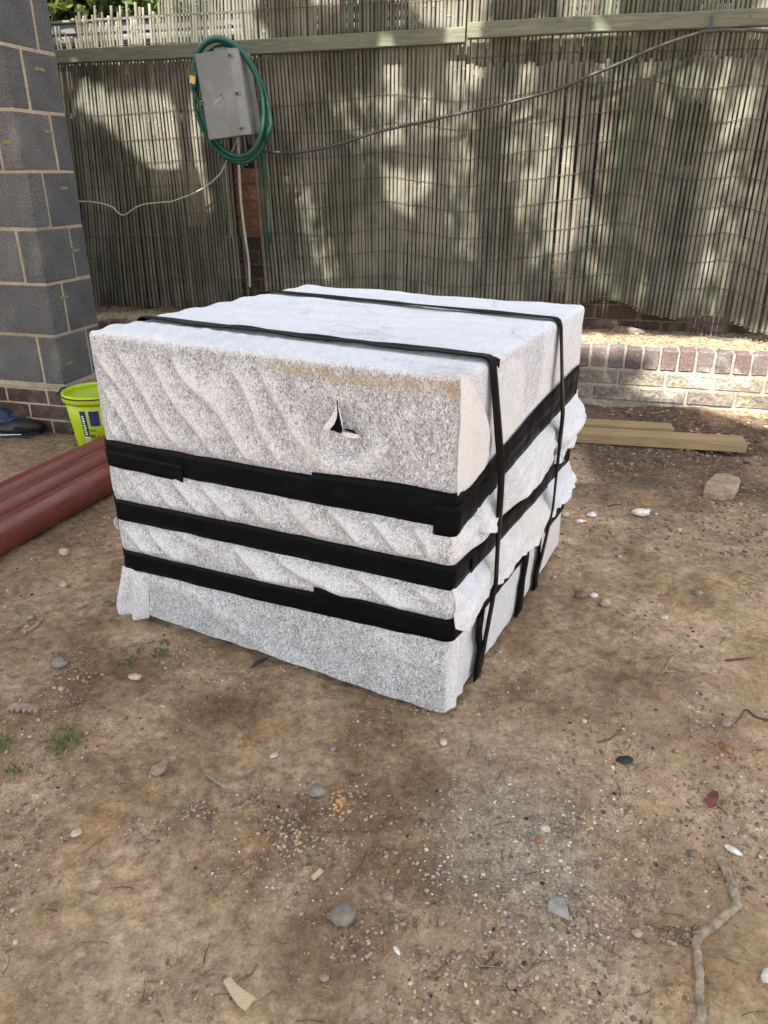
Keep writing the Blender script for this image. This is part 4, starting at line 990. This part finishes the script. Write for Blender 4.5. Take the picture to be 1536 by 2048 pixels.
stone('flint', 1466, 1697, 26, SM['white'], 'white pointed flint above the long root', squ=(.5, 1.0, .35), jag=.35, rot=.7)
stone('stone', 120, 1330, 26, SM['grey'], 'rough pale grey stone on the left', squ=(1, .9, .6), jag=.3)
stone('stone', 271, 1353, 19, SM['beige'], 'small beige wedge shaped stone left of the grass tufts', squ=(1.1, .8, .6), jag=.35)
stone('stone', 60, 1236, 17, SM['grey'], 'greenish grey stone by the twig at the far left', squ=(1, .9, .7), jag=.35)
stone('stone', 128, 1172, 18, SM['tan'], 'tan stone between the pipes and the load', squ=(1, .9, .7), jag=.3)
stone('stone', 130, 1105, 20, SM['beige'], 'flat ochre stone just below the nearest pipe', squ=(1, .8, .6), jag=.4)
stone('clod', 1250, 1522, 22, SM['dark'], 'black charred clod on the right', 'clod', squ=(1.2, .8, .6), jag=.5)
stone('clod', 1166, 1631, 12, SM['orange'], 'small orange brick crumb at right', 'clod', jag=.4)
stone('brick_chip', 1452, 1502, 24, SM['rust'], 'brown split wood or brick chip near the right edge', 'chip', squ=(.55, 1.1, .3), jag=.3, rot=.6)
stone('stone', 1130, 1035, 14, SM['beige'], 'pale stone by the dark soil right of the load', jag=.3)
stone('stone', 1030, 1690, 10, SM['beige'], 'tiny cream pebble in the gravel patch', jag=.2)
stone('stone', 1540, 1960, 26, SM['white'], 'white stone cut by the right edge', jag=.3)
stone('stone', 548, 1513, 15, SM['beige'], 'small pale angular stone under the front edge of the load', squ=(.7, 1.1, .5), jag=.3, rot=-.8)
stone('stone', 600, 1690, 9, SM['orange'], 'ochre crumb left of the big pebble', jag=.3)
stone('stone', 775, 1795, 22, SM['pink'], 'half buried pink stone just right of the big pebble', jag=.2, sink=.6)
stone('stone', 1275, 1868, 16, SM['tan'], 'rounded brown clod below the slate chip', jag=.25)
# stone chunks and a cane sliver on the ledge
for px, py, wp, m_, lb in ((1280, 650, 20, 'pink', 'small pink stone chunk on the ledge'), (1276, 659, 16, 'white', 'small white chip on the ledge')):
    a, b = on_fence(px, py, .27); V, F = rock_geo((0, 0, 0), wp*4.0/1475/2, px, .7, 2, None, 0, .35); o = obj_pd('stone_chunk', V, F, SM[m_], None); o.location = fen(a, .26, .378); tag(o, lb, 'stone')
a, b = on_fence(1415, 672, .2); a2, b2 = on_fence(1505, 678, .2)
o = tube('bamboo_sliver', [fen(a, .24, .372), fen((a+a2)/2, .215, .368), fen(a2, .21, .370)], .009, M['reed'], None, 6, .4); tag(o, 'broken piece of bamboo lying on the ledge', 'bamboo')
# flat slate chip
def plate(name, pxs, th, mat, lab, cat, z=.004, tilt=(0, 0), parent=None):
    P_ = [at_z(*q) for q in pxs]; c = sum(P_, Vector())/len(P_); g0 = gz(c.x, c.y)+z
    V = [(p.x-c.x, p.y-c.y, (p.x-c.x)*tilt[0]+(p.y-c.y)*tilt[1]) for p in P_]+[(p.x-c.x, p.y-c.y, -th+(p.x-c.x)*tilt[0]+(p.y-c.y)*tilt[1]) for p in P_]; n = len(P_)
    F = [tuple(range(n)), tuple(range(2*n-1, n-1, -1))]+[(i, n+i, n+(i+1) % n, (i+1) % n) for i in range(n)]
    me = mesh_pd(name, V, F); bm = bmesh.new(); bm.from_mesh(me); bmesh.ops.recalc_face_normals(bm, faces=bm.faces[:]); bm.to_mesh(me); bm.free()
    o = link(name, me, mat, parent); o.location = (c.x, c.y, g0+th*.3); return tag(o, lab, cat)
o = plate('stone_slab', [(1403, 998), (1409, 975), (1428, 957), (1455, 956), (1478, 968), (1476, 985), (1466, 1003), (1440, 1006), (1420, 1002)], .034, SM['sandst'], 'squarish flat tan stone alone on the dark soil right of the load', 'stone', .020, (.02, -.06))
md = o.modifiers.new('b', 'BEVEL'); md.width = .010; md.segments = 3
SM['slate'] = m_stone('slate', (.24, .235, .22), (.34, .33, .31), 50, .0006)
plate('slate_chip', [(1094, 1826), (1097, 1808), (1112, 1801), (1128, 1805), (1134, 1822), (1139, 1847), (1126, 1840), (1110, 1832)], .004, SM['slate'], 'flat grey fan shaped slate chip in the foreground', 'slate', .006, (0, .1))
plate('wood_chip', [(448, 1972), (462, 1963), (474, 1978), (492, 1992), (511, 2004), (500, 2018), (492, 2028), (476, 2016), (462, 1996)], .006, M['chip'], 'pale splintered wood offcut at the bottom edge', 'wood chip', .008)
plate('wood_sliver', [(622, 1758), (640, 1741), (647, 1747), (628, 1764)], .004, M['chip'], 'small pale wood sliver left above the big pebble', 'wood chip', .006)
plate('dry_leaf', [(143, 1680), (147, 1671), (158, 1667), (166, 1669), (165, 1676), (155, 1682), (146, 1684)], .001, SM['beige'], 'yellow oval fallen leaf on the left', 'leaf', .006)
plate('dry_leaf', [(299, 1552), (306, 1541), (320, 1536), (334, 1531), (336, 1541), (329, 1552), (314, 1558)], .001, SM['pink'], 'curled brown fallen leaf left of centre', 'leaf', .009, (.1, .2))
plate('dry_leaf', [(410, 1554), (420, 1555), (434, 1563), (446, 1577), (454, 1584), (450, 1588), (441, 1580), (430, 1571)], .001, SM['grey'], 'narrow blue grey fallen leaf left of centre', 'leaf', .008, (.2, 0))
plate('dry_leaf', [(500, 1340), (510, 1328), (525, 1324), (540, 1323), (528, 1330), (512, 1336)], .001, SM['dark'], 'narrow dark leaf under the front edge of the load', 'leaf', .010, (.2, .1))
SM['red_leaf'] = m_stone('red_leaf', (.10, .035, .03), (.20, .07, .055), 60, .0005)
plate('dry_leaf', [(1411, 1604), (1415, 1594), (1424, 1590), (1433, 1593), (1436, 1603), (1430, 1612), (1419, 1614)], .001, SM['red_leaf'], 'dark red fallen leaf with a curved stalk', 'leaf', .012, (.3, .2))
SM['feather'] = SM['white']
plate('feather', [(786, 1903), (792, 1901), (798, 1909), (801, 1919), (796, 1918), (789, 1911)], .001, SM['white'], 'tiny white feather in the foreground', 'feather', .007)
saw = [(14, 1431), (19, 1420), (35, 1417), (60, 1420), (81, 1422), (75, 1431), (70, 1433), (68, 1427), (60, 1432), (57, 1426), (48, 1432), (45, 1425), (35, 1431), (32, 1424), (24, 1430), (21, 1425)]
plate('jagged_strip', saw, .002, SM['pink'], 'brown strip with a toothed edge at the far left', 'strip', .010, (.05, .4))
def g_tube(name, pxs, rpx, mat, lab, cat, lift=.3, taper=.3, sides=7, wob=.15, sub=6):
    P_ = [rest(*q) for q in pxs]; r = sz_at(P_[0], rpx)/2; P_ = cat_rom(P_, sub); P_ = [Vector((p.x, p.y, gz(p.x, p.y)+r*lift)) for p in P_]
    o = tube(name, P_, lambda u: r*(1-(1-taper)*u), mat, None, sides, wob=wob); return tag(o, lab, cat)
M['root'] = m_wood('dry_root', (.14, .10, .06), (.50, .41, .29), 9, (1, 1, .35), bmp=.003)
t_ = g_tube('tree_root', [(1440, 1712), (1450, 1735), (1464, 1765), (1470, 1790), (1473, 1812), (1455, 1828), (1430, 1850), (1405, 1868), (1393, 1885), (1396, 1920), (1400, 1960), (1398, 2000), (1404, 2035), (1385, 2060), (1375, 2110)], 14, M['root'], 'long crooked dry root at the bottom right', 'root', .35, .8, 11, .22)
g_tube('twig', [(1344, 1324), (1334, 1338), (1323, 1355)], 7, M['root'], 'short thick twig forming a V on the right', 'twig', .6)
g_tube('twig', [(1326, 1350), (1345, 1352), (1374, 1350)], 5, M['root'], 'thin twig forming the lower arm of the V', 'twig', .6)
g_tube('twig', [(46, 1265), (65, 1255), (78, 1245), (89, 1232)], 9, M['root'], 'curved brown twig at the far left', 'twig', .6)
g_tube('twig', [(1536, 1445), (1510, 1438), (1490, 1426), (1480, 1440), (1468, 1455)], 4, M['bark'], 'dark crooked rootlet touching the round pebble', 'twig', .8)
g_tube('twig', [(1036, 1992), (1055, 2000), (1078, 2016)], 5, M['root'], 'small pale rootlet at the bottom edge', 'twig', .8)
g_tube('twig', [(946, 1918), (960, 1935), (990, 1940), (1040, 1946)], 4, M['root'], 'thin tan straw with a knot in the foreground', 'twig', .8)
g_tube('twig', [(1428, 1604), (1442, 1615), (1455, 1625), (1459, 1636)], 4, M['root'], 'curved stalk of the red leaf', 'twig', 1.6)
g_tube('twig', [(1196, 1487), (1225, 1475), (1240, 1462), (1246, 1448)], 3, M['bark'], 'thin bent dark twig right of centre', 'twig', .8)
g_tube('twig', [(1450, 1325), (1475, 1323), (1500, 1321)], 4, M['bark'], 'straight dark stick near the right edge', 'twig', .8)
g_tube('twig', [(408, 1930), (412, 1910), (420, 1890)], 3, M['bark'], 'thin dark sliver at the lower left', 'twig', .8)
g_tube('twig', [(1215, 1015), (1228, 1012), (1245, 1013)], 3, M['bark'], 'thin root left of the tan stone', 'twig', .8)
g_tube('twig', [(1425, 1008), (1445, 1013), (1470, 1015)], 4, M['bark'], 'dark stick in front of the tan stone', 'twig', .8)
p = rest(218, 1206); V = []; Pn = [p+Vector((.016*cos(a), .012*sin(a), .005+.001*sin(3*a))) for a in np.linspace(0, 2*pi, 25)]
o = tube('rubber_ring', Pn, .0028, SM['grey'], None, 6); tag(o, 'small grey ring on the ground by the lower left corner of the load', 'ring')
# grass tufts
def tuft(px, py, n, r, h, lab):
    p = rest(px, py); V = []; F = []
    for i in range(n):
        a = random.uniform(0, 2*pi); d = r*random.random()**.6; x, y = p.x+d*cos(a), p.y+d*sin(a)*1.2; z = gz(x, y); b = random.uniform(0, 2*pi); hh = h*random.uniform(.4, 1.1); ww = random.uniform(.0006, .0013); bend = random.uniform(.3, 1.3)*hh
        t1 = Vector((cos(b), sin(b), 0)); sd = Vector((-sin(b), cos(b), 0))*ww; k = len(V); o_ = Vector((x, y, z))
        V += [o_-sd, o_+sd, o_+t1*bend*.4+Vector((0, 0, hh*.6))+sd*.8, o_+t1*bend*.4+Vector((0, 0, hh*.6))-sd*.8, o_+t1*bend+Vector((0, 0, hh*.8))]; F += [(k, k+1, k+2, k+3), (k+3, k+2, k+4)]
    o = obj_pd('grass_tuft', V, F, M['grass'], None); return tag(o, lab, 'grass')
tuft(320, 1306, 55, .022, .016, 'brightest small grass tuft in front of the load'); tuft(260, 1322, 35, .016, .014, 'small grass tuft left of the brightest one')
tuft(132, 1482, 120, .040, .020, 'widest low grass tuft on the left'); tuft(3, 1492, 60, .022, .020, 'grass tuft cut by the left edge'); tuft(35, 1540, 30, .015, .012, 'sparse grass tuft near the left edge, below the widest one')
tuft(360, 1322, 45, .024, .010, 'sparse moss like tuft right of the brightest one'); tuft(330, 1280, 24, .014, .012, 'small dark tuft close under the load'); tuft(278, 1300, 20, .012, .014, 'faint dark green tuft near the lower left corner of the load')
# orange clay crumbs
pts = []; sz = []; mi = []
for i in range(60):
    a, r_ = random.uniform(0, 2*pi), random.random()**.7; q = at_z(683+26*r_*cos(a), 1610+34*r_*sin(a)); pts.append((q.x, q.y, gz(q.x, q.y))); sz.append(random.uniform(.0015, .0055)); mi.append(random.choice((0, 0, 0, 1)))
o = link('clay_crumbs', debris('clay_crumbs', pts, sz, [SM['orange'], SM['tan']], mi), None); tag(o, 'orange clay crumbs scattered in a patch', 'clay', kind='stuff')
# gravel and soil crumbs all over
pts = []; sz = []; mi = []
names = ['soil', 'tan', 'brown', 'beige', 'white', 'grey', 'orange', 'pink', 'rust', 'dark']
wts = np.array([38, 18, 30, 6, 2.2, 3.5, 1.0, 1.5, 2, 1.6]); wts = wts/wts.sum()
cand = 0
while len(pts) < 14500 and cand < 160000:
    cand += 1; px = rng.uniform(-30, 1566); py = 830+1230*rng.random()**.8
    q = at_z(px, py); x, y = q.x, q.y
    if -((P0.x-x)*FN.x+(P0.y-y)*FN.y) < .01: continue
    lc = Vector((x-cc_.x, y-cc_.y, 0)); 
    if abs(lc.dot(CU)) < HX-.01 and abs(lc.dot(CV)) < HX-.01: continue
    d = float(vn(x*4, y*4, 0, 201)+.6*vn(x*11, y*11, 0, 202)); gr = max(0, 1-hypot((x-.27)/.26, (y-1.0)/.30)); bk2 = 1.0 if (y > 2.1 and x > .5) else 0
    if rng.random() > .16+.5*d+.7*gr+.3*bk2: continue
    dist = hypot(hypot(x, y), CAM_H)
    s_ = (.0008+.0034*rng.random()**4)*(.6+.4*dist)
    if rng.random() < .012: s_ *= 2.0
    if bk2: s_ *= 1.5
    k = rng.choice(len(names), p=wts)
    if gr > .2 and rng.random() < .6: k = rng.choice([4, 5, 5, 1, 0, 3])
    if bk2 and rng.random() < .7: k = rng.choice([2, 2, 0])
    if names[k] in ('white',): s_ *= .75
    pts.append((x, y, 0)); sz.append(s_); mi.append(k)
pa_ = np.array(pts); pa_[:, 2] = gh(pa_[:, 0], pa_[:, 1])
o = link('gravel', debris('gravel', [tuple(q) for q in pa_], sz, [SM[n] for n in names], mi), None); tag(o, 'loose grit and soil crumbs over the bare earth', 'gravel', kind='stuff')
# clumps of crumbly soil
pts = []; sz = []; mi = []
for (px, py, rp_, n, big) in ((395, 1625, 45, 90, 1.0), (290, 1670, 60, 60, 1.0), (560, 1660, 50, 70, 1.0), (760, 1440, 60, 40, .8), (150, 1340, 50, 80, 1.0), (130, 1400, 60, 60, .8), (700, 1900, 50, 90, 1.0), (790, 1830, 90, 90, 1.0), (1280, 1790, 70, 70, .9), (1360, 1870, 40, 60, 1.3), (520, 1590, 40, 60, .9), (1180, 1850, 60, 40, .9), (1440, 790, 260, 420, 2.2), (1350, 950, 220, 300, 1.8), (1480, 1010, 120, 150, 1.6), (1320, 850, 240, 420, 2.4), (640, 1700, 70, 80, .9), (880, 1930, 60, 60, 1.), (360, 1985, 120, 80, .8)):
    for i in range(n):
        a, r_ = random.uniform(0, 2*pi), random.random()**.6; q = at_z(px+rp_*r_*cos(a), py+rp_*.55*r_*sin(a))
        if -((P0.x-q.x)*FN.x+(P0.y-q.y)*FN.y) < .01: continue
        pts.append((q.x, q.y, gz(q.x, q.y))); sz.append(random.uniform(.0015, .0048)*big*(1 if py > 1200 else .9)); mi.append(random.choice((0, 0, 1, 1, 2)) if py > 1200 else random.choice((1, 1, 0)))
o = link('soil_crumbs', debris('soil_crumbs', pts, sz, [SM['soil'], SM['brown'], SM['tan']], mi), None); tag(o, 'clumps of crumbled soil on the ground', 'soil', kind='stuff')
# needles, straws, rootlets
V = []; F = []
for i in range(420):
    px = random.uniform(0, 1536); py = 880+1160*random.random()**.9; q = at_z(px, py)
    lc = Vector((q.x-cc_.x, q.y-cc_.y, 0))
    if abs(lc.dot(CU)) < HX+.01 and abs(lc.dot(CV)) < HX+.01: continue
    if -((P0.x-q.x)*FN.x+(P0.y-q.y)*FN.y) < .03: continue
    a = random.uniform(0, 2*pi) if random.random() < .4 else random.gauss(.6, .5); L_ = random.uniform(.008, .045); r_ = random.uniform(.0003, .0008); k = random.uniform(-.5, .5); P_ = []
    for j in range(5):
        f = j/4; x = q.x+L_*f*cos(a+k*f); y = q.y+L_*f*sin(a+k*f); P_.append((x, y, gz(x, y)+r_+random.uniform(0, .0015)))
    v, f_ = tube_geo(P_, r_, 4); n0 = len(V); V += v; F += [tuple(x+n0 for x in t) for t in f_]
o = obj_pd('straw_litter', V, F, M['root'], None, True); o.data.materials.append(M['bark']); o.data.polygons.foreach_set('material_index', [(i//400) % 2 for i in range(len(F))]); tag(o, 'dry needles and rootlets scattered over the earth', 'litter', kind='stuff')

# ------------------------------------------------------------------ beyond the fence
sh = thing('garden_shed', 'pale grey flat roofed shed glimpsed over the left end of the screen', 'shed', fen(-3.6, 2.2, 0), -ANG)
lbox('wall', -3.0, 6.5, .1, 2.2, 0, 2.05, M['shed'], sh, .01); lbox('roof', -3.2, 6.7, -.05, 2.4, 2.215, 2.235, M['roof'], sh, .005); lbox('fascia', -3.15, 6.65, -.02, .06, 2.145, 2.214, M['roof'], sh, .005); lbox('gutter', -3.15, 6.65, -.09, -.004, 2.06, 2.12, M['roof'], sh, .02); lbox('soffit', -3.1, 6.6, .0, 2.0, 2.052, 2.144, M['black'], sh, 0)
LT = []
def leaf_quads(name, cents, size, mat, parent, seed=0, smin=.6, smax=1.3, face=None):
    r = np.random.default_rng(seed); C = np.asarray(cents); n = len(C)
    nrm = r.normal(size=(n, 3)); nrm[:, 2] = np.abs(nrm[:, 2])+.3
    if face is not None: nrm = nrm*.45+face*1.2
    nrm = nrm; nrm /= np.linalg.norm(nrm, axis=1)[:, None]
    a = np.cross(nrm, r.normal(size=(n, 3))); a /= np.linalg.norm(a, axis=1)[:, None]; b = np.cross(nrm, a)
    s_ = (np.asarray(size)*r.uniform(smin, smax, n))[:, None]
    V = np.stack([C-a*s_, C-b*s_*.45+nrm*s_*.12, C-a*s_*-.0+b*s_*.0+nrm*0, C+a*s_, C+b*s_*.45+nrm*s_*.12], 1)
    V = np.stack([C-a*s_, C-a*s_*.1-b*s_*.5+nrm*s_*.15, C+a*s_, C-a*s_*.1+b*s_*.5+nrm*s_*.15], 1).reshape(-1, 3)
    F = np.arange(n*4).reshape(-1, 4)
    me = bpy.data.meshes.new(name); me.vertices.add(len(V)); me.vertices.foreach_set('co', V.reshape(-1)); me.loops.add(F.size); me.loops.foreach_set('vertex_index', F.reshape(-1))
    me.polygons.add(len(F)); me.polygons.foreach_set('loop_start', np.arange(0, F.size, 4)); me.polygons.foreach_set('loop_total', np.full(len(F), 4)); me.update(calc_edges=True)
    return link(name, me, mat, parent)
def far_tree(x, y, h, r, lab, seed):
    t = thing('leafy_tree', lab, 'tree', (x, y, 0)); rr_ = random.Random(seed)
    tube('trunk', [(0, 0, 0), (.05, 0, h*.3), (-.05, .05, h*.6), (0, 0, h*.85)], lambda u: .16*(1-.7*u), M['bark'], t, 8)
    cents = []
    for i in range(60):
        a = rr_.uniform(0, 2*pi); ph = rr_.uniform(-1, 1); q = rr_.random()**.4*r
        c = Vector((q*cos(a)*(1-ph*ph)**.5, q*sin(a)*(1-ph*ph)**.5, h*.62+ph*r*.85))
        for j in range(230): cents.append((c.x+rr_.gauss(0, r*.16), c.y+rr_.gauss(0, r*.16), c.z+rr_.gauss(0, r*.10)))
        if i % 3 == 0: tube('limb', [(0, 0, h*.35), (c.x*.5, c.y*.5, h*.4+c.z*.15), (c.x, c.y, c.z)], lambda u: .05*(1-.8*u), M['bark'], t, 5)
    leaf_quads('crown', cents, .075, M['leaf_far'], t, seed)
far_tree(-4.6, 9.2, 4.6, 2.0, 'bright green leafy tree over the shed at the upper left', 1)
far_tree(-3.3, 8.4, 3.9, 1.7, 'low green tree just above the shed roof at the upper left', 7)
far_tree(-2.0, 10.0, 4.2, 1.9, 'green tree beyond the middle of the screen', 2)
far_tree(-7.2, 10.5, 5.0, 2.2, 'green tree far left beyond the block wall', 3)

# ------------------------------------------------------------------ unseen tree added behind the camera for its shade: leaves fill the sunbeam except the gaps that dapple the screen
ea = S.cross(Vector((0, 0, 1))).normalized(); eb = ea.cross(S).normalized()     # axes across the sunbeam
if eb.z < 0: eb = -eb
def ab(p): return (p.dot(ea), p.dot(eb))
def F_(px, py): a, b = on_fence(px, py, .20); return ab(fen(a, .20, b))
lit = [
    [F_(*q) for q in ((138, 205), (150, 150), (150, 128), (185, 150), (210, 172), (300, 162), (335, 165), (350, 230), (356, 330), (348, 425), (330, 405), (285, 325), (215, 258))],
    [F_(*q) for q in ((640, 165), (900, 160), (905, 250), (850, 285), (770, 300), (750, 345), (700, 300), (660, 240))],
    [F_(*q) for q in ((560, 300), (600, 330), (640, 420), (690, 560), (640, 560), (600, 450), (565, 360))],
    [F_(*q) for q in ((900, 165), (950, 165), (950, 490), (905, 490), (890, 330))],
    [F_(*q) for q in ((975, 170), (1090, 150), (1100, 250), (1070, 330), (1075, 420), (1120, 560), (1060, 570), (1020, 420), (985, 300))],
    [F_(*q) for q in ((1180, 120), (1275, 110), (1265, 250), (1230, 330), (1210, 430), (1180, 300))],
    [F_(*q) for q in ((1300, 110), (1520, 110), (1530, 200), (1515, 400), (1480, 560), (1450, 630), (1385, 625), (1400, 500), (1440, 300), (1420, 210), (1310, 190))],
    [F_(*q) for q in ((1150, 430), (1200, 420), (1230, 540), (1260, 600), (1200, 600), (1160, 520))],
]
lit.append([F_(*q) for q in ((372, 165), (400, 160), (402, 300), (425, 420), (410, 440), (385, 340), (368, 250))])
lz = lambda s, o_, z: ab(fen(s, o_, z))
lit.append([lz(-.62, .00, .30), lz(.9, .00, .26), lz(.9, .22, .345), lz(.45, .27, .36), lz(-.2, .25, .36), lz(-.62, .24, .355)])
lit.append([lz(-.15, -.01, .30), lz(.45, -.01, .30), lz(.6, -.25, .02), lz(.1, -.02, .05), lz(-.3, -.02, .15)])
lit = [np.array(p) for p in lit]
def inpoly(P, poly):
    x, y = P[:, 0], P[:, 1]; c = np.zeros(len(P), bool); n = len(poly); j = n-1
    for i in range(n):
        xi, yi = poly[i]; xj, yj = poly[j]; k = ((yi > y) != (yj > y)) & (x < (xj-xi)*(y-yi)/(yj-yi+1e-12)+xi); c ^= k; j = i
    return c
# extent of the shaded part across the beam
cor = [ab(Vector((x, y, 0))) for x in (-3.4, 3.2) for y in (.1, 3.6)] + [ab(fen(s_, .2, z)) for s_ in (-4.2, 1.6) for z in (.3, 1.70)]
a0, a1 = min(c[0] for c in cor), max(c[0] for c in cor); b0, b1 = min(c[1] for c in cor), max(c[1] for c in cor)
r2 = np.random.default_rng(5)
def edge_dist(P, polys):
    d = np.full(len(P), 9.)
    for p in polys:
        for k in range(len(p)):
            a, b = p[k], p[(k+1) % len(p)]; ab_ = b-a; t = np.clip(((P-a)@ab_)/(ab_@ab_), 0, 1); d = np.minimum(d, np.linalg.norm(P-(a+t[:, None]*ab_), axis=1))
    return d
rA, rB = ab(fen(-4.2, .2, 1.70)), ab(fen(1.6, .2, 1.75))
uA, uB = ab(fen(-2.2, .2, 1.8))[0], ab(fen(1, .2, 1.8))[0]
def layer(step, lo, hi):
    xs = np.arange(a0, a1, step); ys = np.arange(b0, b1, step); Q = np.stack(np.meshgrid(xs, ys), -1).reshape(-1, 2)+r2.uniform(-.5, .5, (len(xs)*len(ys), 2))*step
    k = np.ones(len(Q), bool); lim = rA[1]+(Q[:, 0]-rA[0])*(rB[1]-rA[1])/(rB[0]-rA[0]); k &= (Q[:, 1] < lim) | (((Q[:, 0] > uA) if uB > uA else (Q[:, 0] < uA)) & (Q[:, 1] < lim+.22) & (vn(Q[:, 0]*4, Q[:, 1]*4, 0, 300) > -.25))
    for p in lit: k &= ~inpoly(Q, p)
    Q = Q[k]; d = np.minimum(edge_dist(Q, lit), np.abs(rA[1]+(Q[:, 0]-rA[0])*(rB[1]-rA[1])/(rB[0]-rA[0])-Q[:, 1]))
    m = (d >= lo) & (d < hi); return Q[m]
Ls = [(layer(.062, .07, 9), .12), (layer(.060, .07, 9), .12), (layer(.075, .10, 9), .13), (layer(.022, .0, .09), .036), (layer(.022, .0, .09), .036), (layer(.022, .01, .12), .038)]
Q = np.concatenate([q for q, _ in Ls]); LS = np.concatenate([np.full(len(q), z) for q, z in Ls])
spk = []
for p in lit[1:8]:
    lo_, hi_ = p.min(0), p.max(0); q_ = r2.uniform(lo_, hi_, (int(1100*np.prod(hi_-lo_)), 2)); q_ = q_[inpoly(q_, p)]; spk.append(q_)
spk = np.concatenate(spk)
f1 = ab(fen(-1.6, .2, 1.0))[0]; right_ = (Q[:, 0] > f1) if uB > uA else (Q[:, 0] < f1); fz = ab(fen(-.5, .2, .45))[1]
k_ = ~(right_ & (Q[:, 1] > fz) & (vn(Q[:, 0]*9, Q[:, 1]*9, 0, 310) > .28)); Q = Q[k_]; LS = LS[k_]
Q = np.concatenate([Q, spk]); LS = np.concatenate([LS, np.full(len(spk), .030)])
gq = ab(Vector((.80, .72, 0))); dq = np.hypot((Q[:, 0]-gq[0])/.9, (Q[:, 1]-gq[1])/.42); k_ = ~((dq < 1) & (r2.random(len(Q)) < .0)); Q = Q[k_]; LS = LS[k_]
zh = r2.uniform(4.5, 5.5, len(Q))
ea_, eb_, S_ = np.array(ea), np.array(eb), np.array(S)
base_ = Q[:, :1]*ea_+Q[:, 1:]*eb_; tpar = (zh-base_[:, 2])/S_[2]; Cn = base_+tpar[:, None]*S_
st_ = thing('added_shade_tree', 'unseen leafy tree added behind the camera, its crown shaped to shade the yard', 'tree', (-5.6, -5.4, 0))
leaf_quads('crown', Cn-np.array([-5.6, -5.4, 0]), LS, M['leaf_shade'], st_, 9, .9, 1.2, face=S_)  # crown of the added tree
tube('trunk', [(0, 0, -.1), (.1, .1, 1.5), (-.05, .25, 3.2), (.2, .5, 4.4), (.5, .9, 5.0)], lambda u: .30*(1-.6*u), M['bark'], st_, 12)  # trunk of the added tree
for i in range(9):
    q = Cn[r2.integers(len(Cn))]-np.array([-5.6, -5.4, 0]); tube('limb', cat_rom([(.05, .3, 3.0+.12*i), (q[0]*.4, q[1]*.4+.2, 4.0+.06*i), (q[0]*.75, q[1]*.75, 4.9), (q[0], q[1], q[2])], 5), lambda u: .09*(1-.8*u), M['bark'], st_, 6)  # limbs of the added tree
